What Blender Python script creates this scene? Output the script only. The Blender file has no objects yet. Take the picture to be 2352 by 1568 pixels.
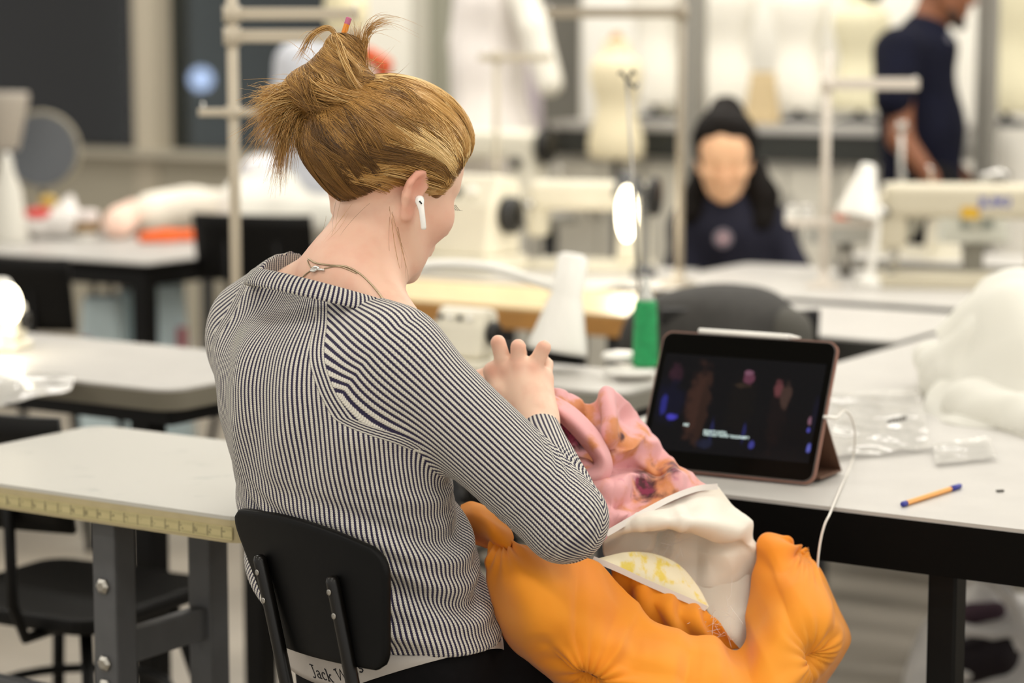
import bpy, bmesh, math, random
import numpy as np
from mathutils import Vector, Matrix

random.seed(7)
rng = np.random.default_rng(7)
SC = bpy.context.scene
COL = SC.collection

# ------------------------------------------------------------------ camera, world, lights, exposure
FPX, CX, CY, CAMH = 5227.0, 1176.0, 784.0, 1.38
PITCH = math.atan(684.0 / FPX)
CP, SP = math.cos(PITCH), math.sin(PITCH)
cam_data = bpy.data.cameras.new('camera')
cam = bpy.data.objects.new('camera', cam_data)
COL.objects.link(cam)
cam.location = (0, 0, CAMH)
cam.rotation_euler = (math.pi / 2 - PITCH, 0, 0)
cam_data.sensor_width = 36.0
cam_data.lens = FPX * 36.0 / 2352.0
cam_data.clip_start = 0.05
cam_data.dof.use_dof = True
cam_data.dof.focus_distance = 2.83
cam_data.dof.aperture_fstop = 2.75
cam_data.dof.aperture_blades = 0
SC.camera = cam

SC.view_settings.view_transform = 'Standard'
SC.view_settings.look = 'None'
SC.view_settings.gamma = 1.0
SC.view_settings.use_curve_mapping = False
SC.view_settings.exposure = 0.24
SC.cycles.max_bounces = 6
SC.cycles.diffuse_bounces = 3
SC.cycles.glossy_bounces = 3
SC.cycles.transmission_bounces = 4
SC.cycles.transparent_max_bounces = 8
SC.cycles.caustics_reflective = False
SC.cycles.caustics_refractive = False
SC.cycles.sample_clamp_indirect = 6.0
SC.cycles.use_denoising = True

world = bpy.data.worlds.new('world')
SC.world = world
world.use_nodes = True
world.node_tree.nodes['Background'].inputs['Color'].default_value = (1.0, 0.968, 0.915, 1)
world.node_tree.nodes['Background'].inputs['Strength'].default_value = 0.80

LIGHT_W = 12.0          # watts of each ceiling lamp
CEIL = 3.0
# rows of ceiling lamps, in the room's grid (along the tables, into the room)
LIGHT_SPOTS = [(a, b) for b in (-2.4, -0.6, 1.2, 3.0, 4.8, 6.3, 7.5) for a in (-6.5, -3.9, -1.3, 1.3, 3.9) if a > -6 or b > 4] + [(-2.6, 5.6), (0.0, 5.6), (2.6, 5.6), (-2.6, 7.0), (0.0, 7.0), (2.6, 7.0), (-5.2, 7.0)]

# ------------------------------------------------------------------ helpers
def at(px, py, Y):
    "the point seen at pixel (px, py) at distance Y along the floor"
    u = (px - CX) / FPX
    v = (CY - py) / FPX
    t = Y / (CP + v * SP)
    return np.array([u * t, Y, CAMH + (-SP + v * CP) * t])

def atz(px, py, z):
    u = (px - CX) / FPX
    v = (CY - py) / FPX
    t = (z - CAMH) / (-SP + v * CP)
    return np.array([u * t, t * (CP + v * SP), z])

GRID = math.radians(-32.6)                       # turn of the room's furniture grid
GA = np.array([math.cos(GRID), math.sin(GRID), 0])   # along the tables
GB = np.array([-math.sin(GRID), math.cos(GRID), 0])  # into the room

def lin(h):
    h = h.lstrip('#')
    out = []
    for i in (0, 2, 4):
        c = int(h[i:i + 2], 16) / 255
        out.append(c / 12.92 if c <= 0.04045 else ((c + 0.055) / 1.055) ** 2.4)
    return tuple(out) + (1.0,)

class NT:
    "small node-tree writer"
    def __init__(self, m):
        self.t = m.node_tree
        self.b = self.t.nodes['Principled BSDF']
    def n(self, typ, **kw):
        nd = self.t.nodes.new(typ)
        for k, v in kw.items():
            setattr(nd, k, v)
        return nd
    def l(self, a, b):
        self.t.links.new(a, b)
    def val(self, sock, v):
        if hasattr(v, 'is_linked'):
            self.l(v, sock)
        else:
            sock.default_value = v
    def math(self, op, a, b=0.0, clamp=False):
        nd = self.n('ShaderNodeMath', operation=op)
        nd.use_clamp = clamp
        self.val(nd.inputs[0], a)
        self.val(nd.inputs[1], b)
        return nd.outputs[0]
    def mix(self, f, a, b):
        nd = self.n('ShaderNodeMix', data_type='RGBA')
        self.val(nd.inputs[0], f)
        self.val(nd.inputs[6], a)
        self.val(nd.inputs[7], b)
        return nd.outputs[2]
    def mixf(self, f, a, b):
        nd = self.n('ShaderNodeMix', data_type='FLOAT')
        self.val(nd.inputs[0], f)
        self.val(nd.inputs[2], a)
        self.val(nd.inputs[3], b)
        return nd.outputs[0]
    def ramp(self, f, stops):
        nd = self.n('ShaderNodeValToRGB')
        e = nd.color_ramp.elements
        while len(e) < len(stops):
            e.new(0.5)
        for i, (p, c) in enumerate(stops):
            e[i].position = p
            e[i].color = c
        self.l(f, nd.inputs[0])
        return nd.outputs[0]
    def smooth(self, x, a, b):
        nd = self.n('ShaderNodeMapRange', interpolation_type='SMOOTHSTEP')
        self.val(nd.inputs[0], x)
        nd.inputs[1].default_value = a
        nd.inputs[2].default_value = b
        return nd.outputs[0]
    def obj(self):
        return self.n('ShaderNodeTexCoord').outputs['Object']
    def noise(self, scale, detail=3.0, vec=None, stretch=None):
        v = vec if vec is not None else self.obj()
        if stretch:
            mp = self.n('ShaderNodeMapping')
            mp.inputs['Scale'].default_value = stretch
            self.l(v, mp.inputs[0])
            v = mp.outputs[0]
        nd = self.n('ShaderNodeTexNoise')
        nd.inputs['Scale'].default_value = scale
        nd.inputs['Detail'].default_value = detail
        self.l(v, nd.inputs['Vector'])
        return nd.outputs['Fac']
    def attr(self, name):
        return self.n('ShaderNodeAttribute', attribute_name=name)
    def bump(self, h, strength=0.3, dist=0.001):
        nd = self.n('ShaderNodeBump')
        nd.inputs['Strength'].default_value = strength
        nd.inputs['Distance'].default_value = dist
        self.l(h, nd.inputs['Height'])
        self.l(nd.outputs[0], self.b.inputs['Normal'])

MATS = {}
def mat(name, color, rough=0.5, metal=0.0, vary=0.0, vscale=30.0, bump=0.0, bscale=200.0, emit=None, estr=0.0,
        sss=0.0, alpha=1.0, coat=0.0, spec=0.5, trans=0.0, sheen=0.0):
    if name in MATS:
        return MATS[name]
    m = bpy.data.materials.new(name)
    m.use_nodes = True
    t = NT(m)
    b = t.b
    c = lin(color) if isinstance(color, str) else tuple(color)
    b.inputs['Base Color'].default_value = c
    b.inputs['Roughness'].default_value = rough
    b.inputs['Metallic'].default_value = metal
    b.inputs['Specular IOR Level'].default_value = spec
    b.inputs['Alpha'].default_value = alpha
    b.inputs['Coat Weight'].default_value = coat
    b.inputs['Transmission Weight'].default_value = trans
    b.inputs['Sheen Weight'].default_value = sheen
    if sss:
        b.inputs['Subsurface Weight'].default_value = sss
        b.inputs['Subsurface Radius'].default_value = (0.012, 0.004, 0.0025)
        b.inputs['Subsurface Scale'].default_value = 0.5
    if emit:
        b.inputs['Emission Color'].default_value = lin(emit) if isinstance(emit, str) else emit
        b.inputs['Emission Strength'].default_value = estr
    if vary:
        f = t.noise(vscale, 4.0)
        d = tuple(max(0, x * (1 - vary)) for x in c[:3]) + (1,)
        e = tuple(min(1, x * (1 + vary * 0.6)) for x in c[:3]) + (1,)
        t.l(t.ramp(f, [(0.3, d), (0.7, e)]), b.inputs['Base Color'])
    if bump:
        t.bump(t.noise(bscale, 3.0), bump, 0.001)
    m.diffuse_color = c
    MATS[name] = m
    return m

def setp(o, label=None, cat=None, group=None, kind=None):
    if label: o['label'] = label
    if cat: o['category'] = cat
    if group: o['group'] = group
    if kind: o['kind'] = kind
    return o

def thing(name, label, cat, loc=(0, 0, 0), rz=0.0, group=None):
    o = bpy.data.objects.new(name, None)
    o.empty_display_size = 0.05
    COL.objects.link(o)
    o.location = Vector(loc)
    o.rotation_euler = (0, 0, rz)
    return setp(o, label, cat, group)

def copy_tree(src, label, loc=None, rz=None, group=None, scale=None):
    def cp(o, parent):
        c = o.copy()
        COL.objects.link(c)
        c.parent = parent
        for ch in KIDS.get(o.name, []):
            k = cp(ch, c)
            KIDS.setdefault(c.name, []).append(k)
        return c
    c = cp(src, None)
    c['label'] = label
    if loc is not None: c.location = Vector(loc)
    if rz is not None: c.rotation_euler = (0, 0, rz)
    if group: c['group'] = group
    if scale: c.scale = (scale,) * 3
    return c

KIDS = {}

def link(name, me, m, parent=None, smooth=None, bevel=0.0, seg=2, label=None, solid=0.0, sub=0, soff=0.0):
    o = bpy.data.objects.new(name, me)
    COL.objects.link(o)
    if m is not None and len(me.materials) == 0:
        me.materials.append(m)
    if parent is not None:
        o.parent = parent
        KIDS.setdefault(parent.name, []).append(o)
    if smooth:
        me.polygons.foreach_set('use_smooth', [True] * len(me.polygons))
    if solid:
        md = o.modifiers.new('solid', 'SOLIDIFY')
        md.thickness = solid
        md.offset = soff
    if bevel:
        md = o.modifiers.new('bevel', 'BEVEL')
        md.width = bevel
        md.segments = seg
        md.limit_method = 'ANGLE'
        md.angle_limit = 0.6
    if sub:
        md = o.modifiers.new('sub', 'SUBSURF')
        md.levels = md.render_levels = sub
    if label:
        o['label'] = label
    return o

def nrm(v):
    v = np.asarray(v, float)
    return v / max(1e-12, np.linalg.norm(v))

def frame_of(d):
    d = nrm(d)
    a = np.array([0, 0, 1.0]) if abs(d[2]) < 0.9 else np.array([1.0, 0, 0])
    x = nrm(np.cross(a, d))
    return x, np.cross(d, x), d

class MB:
    "collects shapes that become one mesh"
    def __init__(self, off=(0, 0, 0)):
        self.v, self.f, self.off = [], [], np.asarray(off, float)
    def add(self, vs, fs):
        n = len(self.v)
        for p in vs:
            self.v.append(tuple(np.asarray(p, float) - self.off))
        for f in fs:
            self.f.append(tuple(i + n for i in f))
        return self
    def box(self, c, s, rz=0.0, R=None, taper=1.0):
        c = np.asarray(c, float)
        sx, sy, sz = [k / 2 for k in s]
        if R is None:
            R = np.array([[math.cos(rz), -math.sin(rz), 0], [math.sin(rz), math.cos(rz), 0], [0, 0, 1]])
        vs = []
        for z in (-sz, sz):
            k = taper if z > 0 else 1.0
            for x, y in ((-sx, -sy), (sx, -sy), (sx, sy), (-sx, sy)):
                vs.append(c + R @ np.array([x * k, y * k, z]))
        return self.add(vs, [(3, 2, 1, 0), (4, 5, 6, 7), (0, 1, 5, 4), (1, 2, 6, 5), (2, 3, 7, 6), (3, 0, 4, 7)])
    def tube(self, pts, r, seg=10, cap=True, flat=None):
        pts = [np.asarray(p, float) for p in pts]
        n = len(pts)
        rs = r if hasattr(r, '__len__') else [r] * n
        vs, fs = [], []
        x = None
        for i, p in enumerate(pts):
            d = nrm((pts[min(i + 1, n - 1)] - pts[max(i - 1, 0)]))
            if x is None:
                x, y, _ = frame_of(d)
            else:
                x = nrm(x - d * np.dot(x, d))
                y = np.cross(d, x)
            for k in range(seg):
                a = 2 * math.pi * k / seg
                vs.append(p + rs[i] * (math.cos(a) * x + math.sin(a) * y * (flat or 1)))
        for i in range(n - 1):
            for k in range(seg):
                k2 = (k + 1) % seg
                fs.append((i * seg + k, i * seg + k2, (i + 1) * seg + k2, (i + 1) * seg + k))
        if cap:
            fs.append(tuple(reversed(range(seg))))
            fs.append(tuple((n - 1) * seg + k for k in range(seg)))
        return self.add(vs, fs)
    def cyl(self, p0, p1, r0, r1=None, seg=20):
        return self.tube([p0, p1], [r0, r0 if r1 is None else r1], seg)
    def lathe(self, o, prof, seg=28, axis=(0, 0, 1), sx=1.0, sy=1.0):
        x, y, d = frame_of(axis)
        if tuple(axis) == (0, 0, 1):
            x, y = np.array([1., 0, 0]), np.array([0, 1., 0])
        o = np.asarray(o, float)
        vs, fs = [], []
        for (r, h) in prof:
            for k in range(seg):
                a = 2 * math.pi * k / seg
                vs.append(o + d * h + r * (math.cos(a) * x * sx + math.sin(a) * y * sy))
        n = len(prof)
        for i in range(n - 1):
            for k in range(seg):
                k2 = (k + 1) % seg
                fs.append((i * seg + k, i * seg + k2, (i + 1) * seg + k2, (i + 1) * seg + k))
        fs.append(tuple(reversed(range(seg))))
        fs.append(tuple((n - 1) * seg + k for k in range(seg)))
        return self.add(vs, fs)
    def ball(self, c, r, seg=14, rings=9):
        prof = [(max(1e-4, math.sin(math.pi * i / rings)), -math.cos(math.pi * i / rings)) for i in range(rings + 1)]
        rx = r if hasattr(r, '__len__') else (r, r, r)
        c = np.asarray(c, float)
        vs, fs = [], []
        for (q, h) in prof:
            for k in range(seg):
                a = 2 * math.pi * k / seg
                vs.append(c + np.array([q * math.cos(a) * rx[0], q * math.sin(a) * rx[1], h * rx[2]]))
        for i in range(rings):
            for k in range(seg):
                k2 = (k + 1) % seg
                fs.append((i * seg + k, i * seg + k2, (i + 1) * seg + k2, (i + 1) * seg + k))
        return self.add(vs, fs)
    def mesh(self, name):
        me = bpy.data.meshes.new(name)
        me.from_pydata(self.v, [], self.f)
        me.update()
        return me
    def build(self, name, m, parent=None, **kw):
        return link(name, self.mesh(name), m, parent, **kw)

def np_mesh(name, V, Q, tri=False):
    "mesh from numpy vertices and quads"
    me = bpy.data.meshes.new(name)
    k = Q.shape[1]
    me.vertices.add(len(V))
    me.vertices.foreach_set('co', np.ascontiguousarray(V, np.float32).ravel())
    me.loops.add(Q.size)
    me.loops.foreach_set('vertex_index', np.ascontiguousarray(Q, np.int32).ravel())
    me.polygons.add(len(Q))
    me.polygons.foreach_set('loop_start', np.arange(0, Q.size, k, dtype=np.int32))
    me.polygons.foreach_set('use_smooth', np.ones(len(Q), bool))
    me.update(calc_edges=True)
    me.validate()
    return me

def put_attr(me, name, arr):
    arr = np.asarray(arr, np.float32)
    if arr.ndim == 1:
        a = me.attributes.new(name, 'FLOAT', 'POINT')
        a.data.foreach_set('value', np.ascontiguousarray(arr))
    else:
        a = me.attributes.new(name, 'FLOAT_VECTOR', 'POINT')
        a.data.foreach_set('vector', np.ascontiguousarray(arr).ravel())

# ---- signed-distance modelling: round cones, ellipsoids, custom shapes, blended into one surface
def rc(p0, r0, p1, r1, k=0.01, op=1):
    p0, p1 = np.asarray(p0, float), np.asarray(p1, float)
    R = max(r0, r1)
    return dict(t='rc', a=p0, b=p1, r0=r0, r1=r1, k=k, op=op, lo=np.minimum(p0, p1) - R, hi=np.maximum(p0, p1) + R)
def el(c, r, B=None, k=0.01, op=1):
    c = np.asarray(c, float)
    B = np.eye(3) if B is None else np.asarray(B, float)      # rows are the axes
    R = max(r)
    return dict(t='el', c=c, r=np.asarray(r, float), B=B, k=k, op=op, lo=c - R, hi=c + R)
def fn(f, lo, hi, k=0.01, op=1):
    return dict(t='fn', f=f, k=k, op=op, lo=np.asarray(lo, float), hi=np.asarray(hi, float))

def prim_d(q, P):
    if q['t'] == 'rc':
        ab = q['b'] - q['a']
        L = max(1e-12, ab @ ab)
        t = np.clip(((P - q['a']) @ ab) / L, 0, 1)
        return np.linalg.norm(P - q['a'] - t[:, None] * ab, axis=1) - (q['r0'] + t * (q['r1'] - q['r0']))
    if q['t'] == 'el':
        u = (P - q['c']) @ q['B'].T
        k0 = np.linalg.norm(u / q['r'], axis=1)
        k1 = np.linalg.norm(u / q['r'] ** 2, axis=1)
        return k0 * (k0 - 1) / np.maximum(k1, 1e-9)
    return q['f'](P)

def sdf(prims, P, margin=0.05):
    d = np.full(len(P), 9.0)
    for q in prims:
        m = margin + 2 * q['k']
        if q['op'] == 0:                               # cut: keep where f < 0
            d = np.maximum(d, q['f'](P))
            continue
        idx = np.nonzero(np.all((P > q['lo'] - m) & (P < q['hi'] + m), axis=1))[0]
        if not len(idx):
            continue
        di = prim_d(q, P[idx])
        k = q['k']
        d0 = d[idx]
        if q['op'] == 1:
            h = np.clip(0.5 + 0.5 * (d0 - di) / k, 0, 1)
            d[idx] = d0 * (1 - h) + di * h - k * h * (1 - h)
        else:
            h = np.clip(0.5 - 0.5 * (d0 + di) / k, 0, 1)
            d[idx] = d0 * (1 - h) - di * h + k * h * (1 - h)
    return d

def surface(prims, h, lo=None, hi=None):
    "surface nets on the blocks that the surface passes"
    pos = [q for q in prims if q['op'] == 1]
    if lo is None:
        lo = np.min([q['lo'] for q in pos], axis=0) - 3 * h
        hi = np.max([q['hi'] for q in pos], axis=0) + 3 * h
    BL = 8
    nb = np.ceil((np.asarray(hi) - lo) / (h * BL)).astype(int)
    g = np.stack(np.meshgrid(*[np.arange(n) for n in nb], indexing='ij'), -1).reshape(-1, 3)
    half = h * BL / 2
    dc = sdf(prims, lo + (g * BL + BL / 2) * h, half * 3.6)
    g = g[np.abs(dc) < half * 3.2]
    o = np.stack(np.meshgrid(*[np.arange(BL)] * 3, indexing='ij'), -1).reshape(-1, 3)
    ijk = (g[:, None, :] * BL + o[None]).reshape(-1, 3)
    N = (nb + 2) * BL
    key = (ijk[:, 0] * N[1] + ijk[:, 1]) * N[2] + ijk[:, 2]
    order = np.argsort(key)
    ijk, key = ijk[order], key[order]
    D = np.empty(len(key))
    for s in range(0, len(key), 400000):
        D[s:s + 400000] = sdf(prims, lo + ijk[s:s + 400000] * h, 4 * h)
    def look(k):
        i = np.minimum(np.searchsorted(key, k), len(key) - 1)
        return i, key[i] == k
    st = np.array([N[1] * N[2], N[2], 1])
    corners = np.array([[a, b, c] for a in (0, 1) for b in (0, 1) for c in (0, 1)])
    cd = np.empty((len(key), 8))
    ok = np.ones(len(key), bool)
    for c in range(8):
        i, f = look(key + corners[c] @ st)
        cd[:, c] = D[i]
        ok &= f
    act = ok & (cd.min(1) < 0) & (cd.max(1) >= 0)
    ai = np.nonzero(act)[0]
    cd = cd[ai]
    acc = np.zeros((len(ai), 3))
    cnt = np.zeros(len(ai))
    for a in range(8):
        for b in range(a + 1, 8):
            if np.abs(corners[a] - corners[b]).sum() != 1:
                continue
            x = (cd[:, a] < 0) != (cd[:, b] < 0)
            t = cd[x, a] / (cd[x, a] - cd[x, b])
            acc[x] += corners[a] + t[:, None] * (corners[b] - corners[a])
            cnt[x] += 1
    V = lo + (ijk[ai] + acc / cnt[:, None]) * h
    vid = np.full(len(key), -1)
    vid[ai] = np.arange(len(ai))
    quads = []
    for ax in range(3):
        u, w = (ax + 1) % 3, (ax + 2) % 3
        i1, f1 = look(key + st[ax])
        cross = f1 & ((D < 0) != (D[i1] < 0))
        ci = np.nonzero(cross)[0]
        ids, good = [], np.ones(len(ci), bool)
        for du, dw in ((0, 0), (-1, 0), (-1, -1), (0, -1)):
            i, f = look(key[ci] + du * st[u] + dw * st[w])
            good &= f & (vid[i] >= 0)
            ids.append(vid[i])
        q = np.stack(ids, 1)[good]
        flip = D[ci][good] >= 0
        q[flip] = q[flip][:, ::-1]
        quads.append(q)
    Q = np.concatenate(quads)
    return V, Q

def normals(V, Q):
    n = np.cross(V[Q[:, 2]] - V[Q[:, 0]], V[Q[:, 3]] - V[Q[:, 1]])
    out = np.zeros_like(V)
    for k in range(4):
        np.add.at(out, Q[:, k], n)
    return out / np.maximum(1e-12, np.linalg.norm(out, axis=1))[:, None]

def relax(V, Q, it=2, f=0.5):
    for _ in range(it):
        acc = np.zeros_like(V)
        c = np.zeros(len(V))
        for k in range(4):
            for j in (1, 3):
                np.add.at(acc, Q[:, k], V[Q[:, (k + j) % 4]])
                np.add.at(c, Q[:, k], 1)
        V = V + f * (acc / np.maximum(1, c)[:, None] - V)
    return V

def blob(name, prims, h, m, parent=None, off=(0, 0, 0), it=1, label=None, disp=None):
    V, Q = surface(prims, h)
    if it:
        V = relax(V, Q, it)
    if disp is not None:
        V = V + normals(V, Q) * disp(V)[:, None]
    me = np_mesh(name, V - np.asarray(off), Q)
    return link(name, me, m, parent, label=label)

def sines(P, seed, n=6, f0=8.0, f1=30.0, dirs=None):
    "smooth wrinkles: a sum of plane waves"
    r = np.random.default_rng(seed)
    out = np.zeros(len(P))
    for i in range(n):
        f = f0 * (f1 / f0) ** (i / max(1, n - 1))
        d = nrm(r.normal(size=3)) if dirs is None else nrm(np.asarray(dirs[i % len(dirs)]) + 0.25 * r.normal(size=3))
        w = 0.6 * np.sin(P @ nrm(r.normal(size=3)) * f * 0.6 + r.uniform(0, 6))
        out += np.sin(P @ d * f + r.uniform(0, 6) + w) * (f0 / f) ** 0.8
    return out / n * 2

def cr(pts, n):
    "Catmull-Rom through the points"
    P = np.asarray(pts, float)
    k = len(P)
    t = np.linspace(0, k - 1, n)
    i = np.clip(np.floor(t).astype(int), 0, k - 2)
    f = (t - i).reshape((-1,) + (1,) * (P.ndim - 1))
    ext = np.concatenate([2 * P[:1] - P[1:2], P, 2 * P[-1:] - P[-2:-1]])
    a, b, c, d = ext[i], ext[i + 1], ext[i + 2], ext[i + 3]
    return 0.5 * (2 * b + (c - a) * f + (2 * a - 5 * b + 4 * c - d) * f ** 2 + (3 * b - a - 3 * c + d) * f ** 3)

def patch(name, rows, nu, nv, m, parent=None, off=(0, 0, 0), disp=None, solid=0.0015, label=None, attrs=None):
    "cloth: a smooth sheet through rows of (px, py, distance), with its own folds"
    g = np.array([[at(*p) for p in r] for r in rows])
    g = cr(g, nv)
    g = np.swapaxes(cr(np.swapaxes(g, 0, 1), nu), 0, 1)       # nv x nu x 3
    V = g.reshape(-1, 3)
    i = np.arange(nv * nu).reshape(nv, nu)
    Q = np.stack([i[:-1, :-1], i[:-1, 1:], i[1:, 1:], i[1:, :-1]], -1).reshape(-1, 4)
    vv, uu = np.meshgrid(np.linspace(0, 1, nv), np.linspace(0, 1, nu), indexing='ij')
    n = normals(V, Q)
    if np.mean(n[:, 1]) > 0:
        Q = Q[:, ::-1]
        n = -n
    if disp is not None:
        V = V + n * disp(uu.ravel(), vv.ravel(), V)[:, None]
    me = np_mesh(name, V - np.asarray(off), Q)
    put_attr(me, 'uvw', np.stack([uu.ravel(), vv.ravel(), 0 * uu.ravel()], 1))
    return link(name, me, m, parent, label=label, solid=solid)

def folds(P, segs, dist=0.0):
    "ridges (+) and valleys (-) along cloth: (x0, y0, x1, y1, distance, width, height)"
    out = np.zeros(len(P))
    for (x0, y0, x1, y1, Y, w, a) in segs:
        A_, B_ = at(x0, y0, Y), at(x1, y1, Y)
        ab = (B_ - A_) * [1, 0, 1]
        q = (P - A_) * [1, 0, 1]
        t = np.clip(q @ ab / max(1e-9, ab @ ab), 0, 1)
        d = np.linalg.norm(q - t[:, None] * ab, axis=1)
        out += a * (0.45 * np.exp(-(d / w) ** 2) + 0.65 * np.clip(1 - d / (1.7 * w), 0, 1)) * (0.35 + 0.65 * np.sin(np.pi * np.clip(t, 0.08, 0.92)))
    return out

def ribbon(name, pts, w, m, parent=None, off=(0, 0, 0), up=None, th=0.0012, n=40, label=None):
    P = cr([np.asarray(p, float) for p in pts], n)
    b = MB(off)
    vs, fs = [], []
    for i in range(n):
        d = nrm(P[min(i + 1, n - 1)] - P[max(i - 1, 0)])
        view = nrm(P[i] - np.array([0, 0, CAMH])) if up is None else np.asarray(up, float)
        s = nrm(np.cross(d, view))
        k = nrm(np.cross(s, d))
        for a, c in ((-1, -1), (1, -1), (1, 1), (-1, 1)):
            vs.append(P[i] + s * a * w / 2 + k * c * th / 2)
    for k in range(4):                      # each side its own strip, so that the edges stay crisp
        b.add([vs[i * 4 + j] for i in range(n) for j in (k, (k + 1) % 4)], [(2 * i, 2 * i + 1, 2 * i + 3, 2 * i + 2) for i in range(n - 1)])
    o = b.build(name, m, parent, smooth=True, label=label)
    return o
# ------------------------------------------------------------------ the room
M_white = mat('white_laminate', '#b9b6b1', 0.42, vary=0.05, vscale=14, spec=0.4)
M_black = mat('black_paint', '#090807', 0.5, vary=0.15, spec=0.2)
M_blackedge = mat('black_edge', '#050403', 0.65, spec=0.1)
M_grey = mat('grey_frame', '#4c4d4f', 0.5, vary=0.1)
M_dgrey = mat('dark_grey_frame', '#2f3033', 0.5)
M_cream = mat('cream_enamel', '#e4decb', 0.32, vary=0.03, coat=0.2)
M_white_pl = mat('white_plastic', '#eeece5', 0.35)
M_chrome = mat('chrome', '#c9c8c4', 0.18, metal=1.0)
M_steel = mat('steel', '#a5a29b', 0.32, metal=0.9)
M_blackpl = mat('black_plastic', '#0c0b0a', 0.38)
M_beige = mat('beige_paint', '#b9b09d', 0.55)
M_glow = mat('lamp_glow', '#fff4dc', 0.5, emit='#fff1cf', estr=9.0)
M_wood = mat('birch_wood', '#c08a45', 0.45, vary=0.2, vscale=9)

m = mat('concrete_floor', '#aaa193', 0.45, vary=0.16, vscale=3.0)
fl = MB()
fl.box((0, 6, -0.05), (16, 20, 0.1))
setp(fl.build('floor', m), kind='structure')
cl = MB()
cl.box((0, 6, CEIL + 0.05), (16, 20, 0.1))
setp(cl.build('ceiling', mat('ceiling_paint', '#dedbd2', 0.9)), kind='structure')

PW = np.array([-1.63, 11.0, 0.0])
def onwall(px, py, off=0.0):
    u = (px - CX) / FPX
    v = (CY - py) / FPX
    d = np.array([u, CP + v * SP, -SP + v * CP])
    o = np.array([0, 0, CAMH])
    t = ((PW - GB * off - o) @ GB) / (d @ GB)
    return o + d * t
def wx(px, off=0.0):
    return (onwall(px, 220, off) - PW) @ GA
def wallbox(name, x0, x1, z0, z1, th, off, m, **kw):
    b = MB()
    b.box(PW + GA * (x0 + x1) / 2 - GB * (off + th / 2) + np.array([0, 0, (z0 + z1) / 2]), (x1 - x0, th, z1 - z0), GRID)
    return setp(b.build(name, m, **kw), kind='structure')
M_wall = mat('white_wall', '#f1eee6', 0.8)
M_par = mat('grey_parapet', '#b3ac9a', 0.7)
M_col = mat('pale_column', '#e6e2d6', 0.6)
XL, XR = wx(-700), wx(2700)
wallbox('wall_left', XL, wx(870), 0, 0.86, 0.2, -0.1, M_par)
wallbox('trim_1', XL, wx(870), 0.845, 0.875, 0.3, -0.1, mat('sill_paint', '#b8b1a0', 0.5))
wallbox('wall_front', wx(1010), wx(1372), 0, 0.963, 0.2, -0.1, mat('pale_parapet', '#d9d5c9', 0.7))
wallbox('trim_2', wx(1050), wx(1372), 0.95, 0.975, 0.26, -0.1, mat('sill_pale', '#e0dcd0', 0.5))
wallbox('wall_back', wx(1368), XR, 0, CEIL, 0.2, -0.1, M_wall)
wallbox('trim_3', wx(872), wx(1004), 0, CEIL, 0.3, -0.1, M_col)
wallbox('trim_4', wx(1004), wx(1052), 0, CEIL, 0.16, -0.1, mat('grey_green_column', '#9a998a', 0.6))
wallbox('trim_5', wx(306), wx(343), 0.875, CEIL, 0.10, -0.05, M_dgrey)
wallbox('trim_6', wx(343), wx(392), 0, CEIL, 0.16, -0.05, mat('beige_mullion', '#c4baa6', 0.55))
wallbox('trim_7', wx(1352), wx(1372), 0.97, CEIL, 0.12, -0.05, M_col)
wallbox('trim_8', wx(1586, .80), wx(1622, .80), 0, CEIL, 0.06, 0.80, mat('grey_post', '#8b8880', 0.5))
wallbox('trim_9', wx(1534), wx(1570), 0, CEIL, 0.05, 0.1, mat('cream_post', '#d7d1bd', 0.6))
wallbox('trim_10', wx(2254, .80), wx(2292, .80), 0, CEIL, 0.06, 0.80, MATS['grey_post'])

def glass_mat():
    m = bpy.data.materials.new('window_glass')
    m.use_nodes = True
    t = NT(m)
    tr = t.n('ShaderNodeBsdfTransparent')
    tr.inputs[0].default_value = (0.45, 0.5, 0.5, 1)
    gl = t.n('ShaderNodeBsdfGlossy')
    gl.inputs['Roughness'].default_value = 0.04
    fr = t.n('ShaderNodeFresnel')
    fr.inputs[0].default_value = 1.5
    mx = t.n('ShaderNodeMixShader')
    t.l(fr.outputs[0], mx.inputs[0])
    t.l(tr.outputs[0], mx.inputs[1])
    t.l(gl.outputs[0], mx.inputs[2])
    t.l(mx.outputs[0], t.t.nodes['Material Output'].inputs[0])
    return m
M_glass = glass_mat()
for i, (a, b, z0) in enumerate(((-700, 306, 0.875), (392, 872, 0.875), (1052, 1352, 0.975))):
    w = wallbox('window_%d' % (i + 1), wx(a), wx(b), z0, CEIL, 0.012, -0.02, M_glass if i < 2 else mat('grey_window_pane', '#67645b', 0.35, vary=0.06, vscale=3))  # third pane is a plain opaque grey
# the building across the street at night, and a street lamp
ex = MB()
c0 = PW + GB * 9
ex.box(c0 + np.array([0, 0, 3.0]) + GA * 2, (34, 0.3, 12), GRID)
setp(ex.build('wall_exterior', mat('night_facade', '#3c4248', 0.9, vary=0.5, vscale=0.6)), kind='structure')
g = MB()
g.box(PW + GB * 4.5 + np.array([0, 0, -0.1]), (34, 8.6, 0.1), GRID)
setp(g.build('ground_exterior', mat('night_street', '#1c1d1f', 0.8)), kind='structure')
lp = onwall(462, 182, -7.0)
lamp = thing('street_lamp', 'pale lit lamp outside the dark window, seen as a soft round glow', 'lamp', (lp[0], lp[1], 0))
g = MB(); g.cyl((0, 0, 0), (0, 0, lp[2] - 0.08), 0.05, 0.04); g.build('pole', M_dgrey, lamp)
g = MB(); g.ball((0, 0, lp[2]), 0.10); g.build('lamp_globe', mat('street_glow', '#c9cfff', 0.5, emit='#c3c8f0', estr=5.0), lamp, smooth=True)

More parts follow.
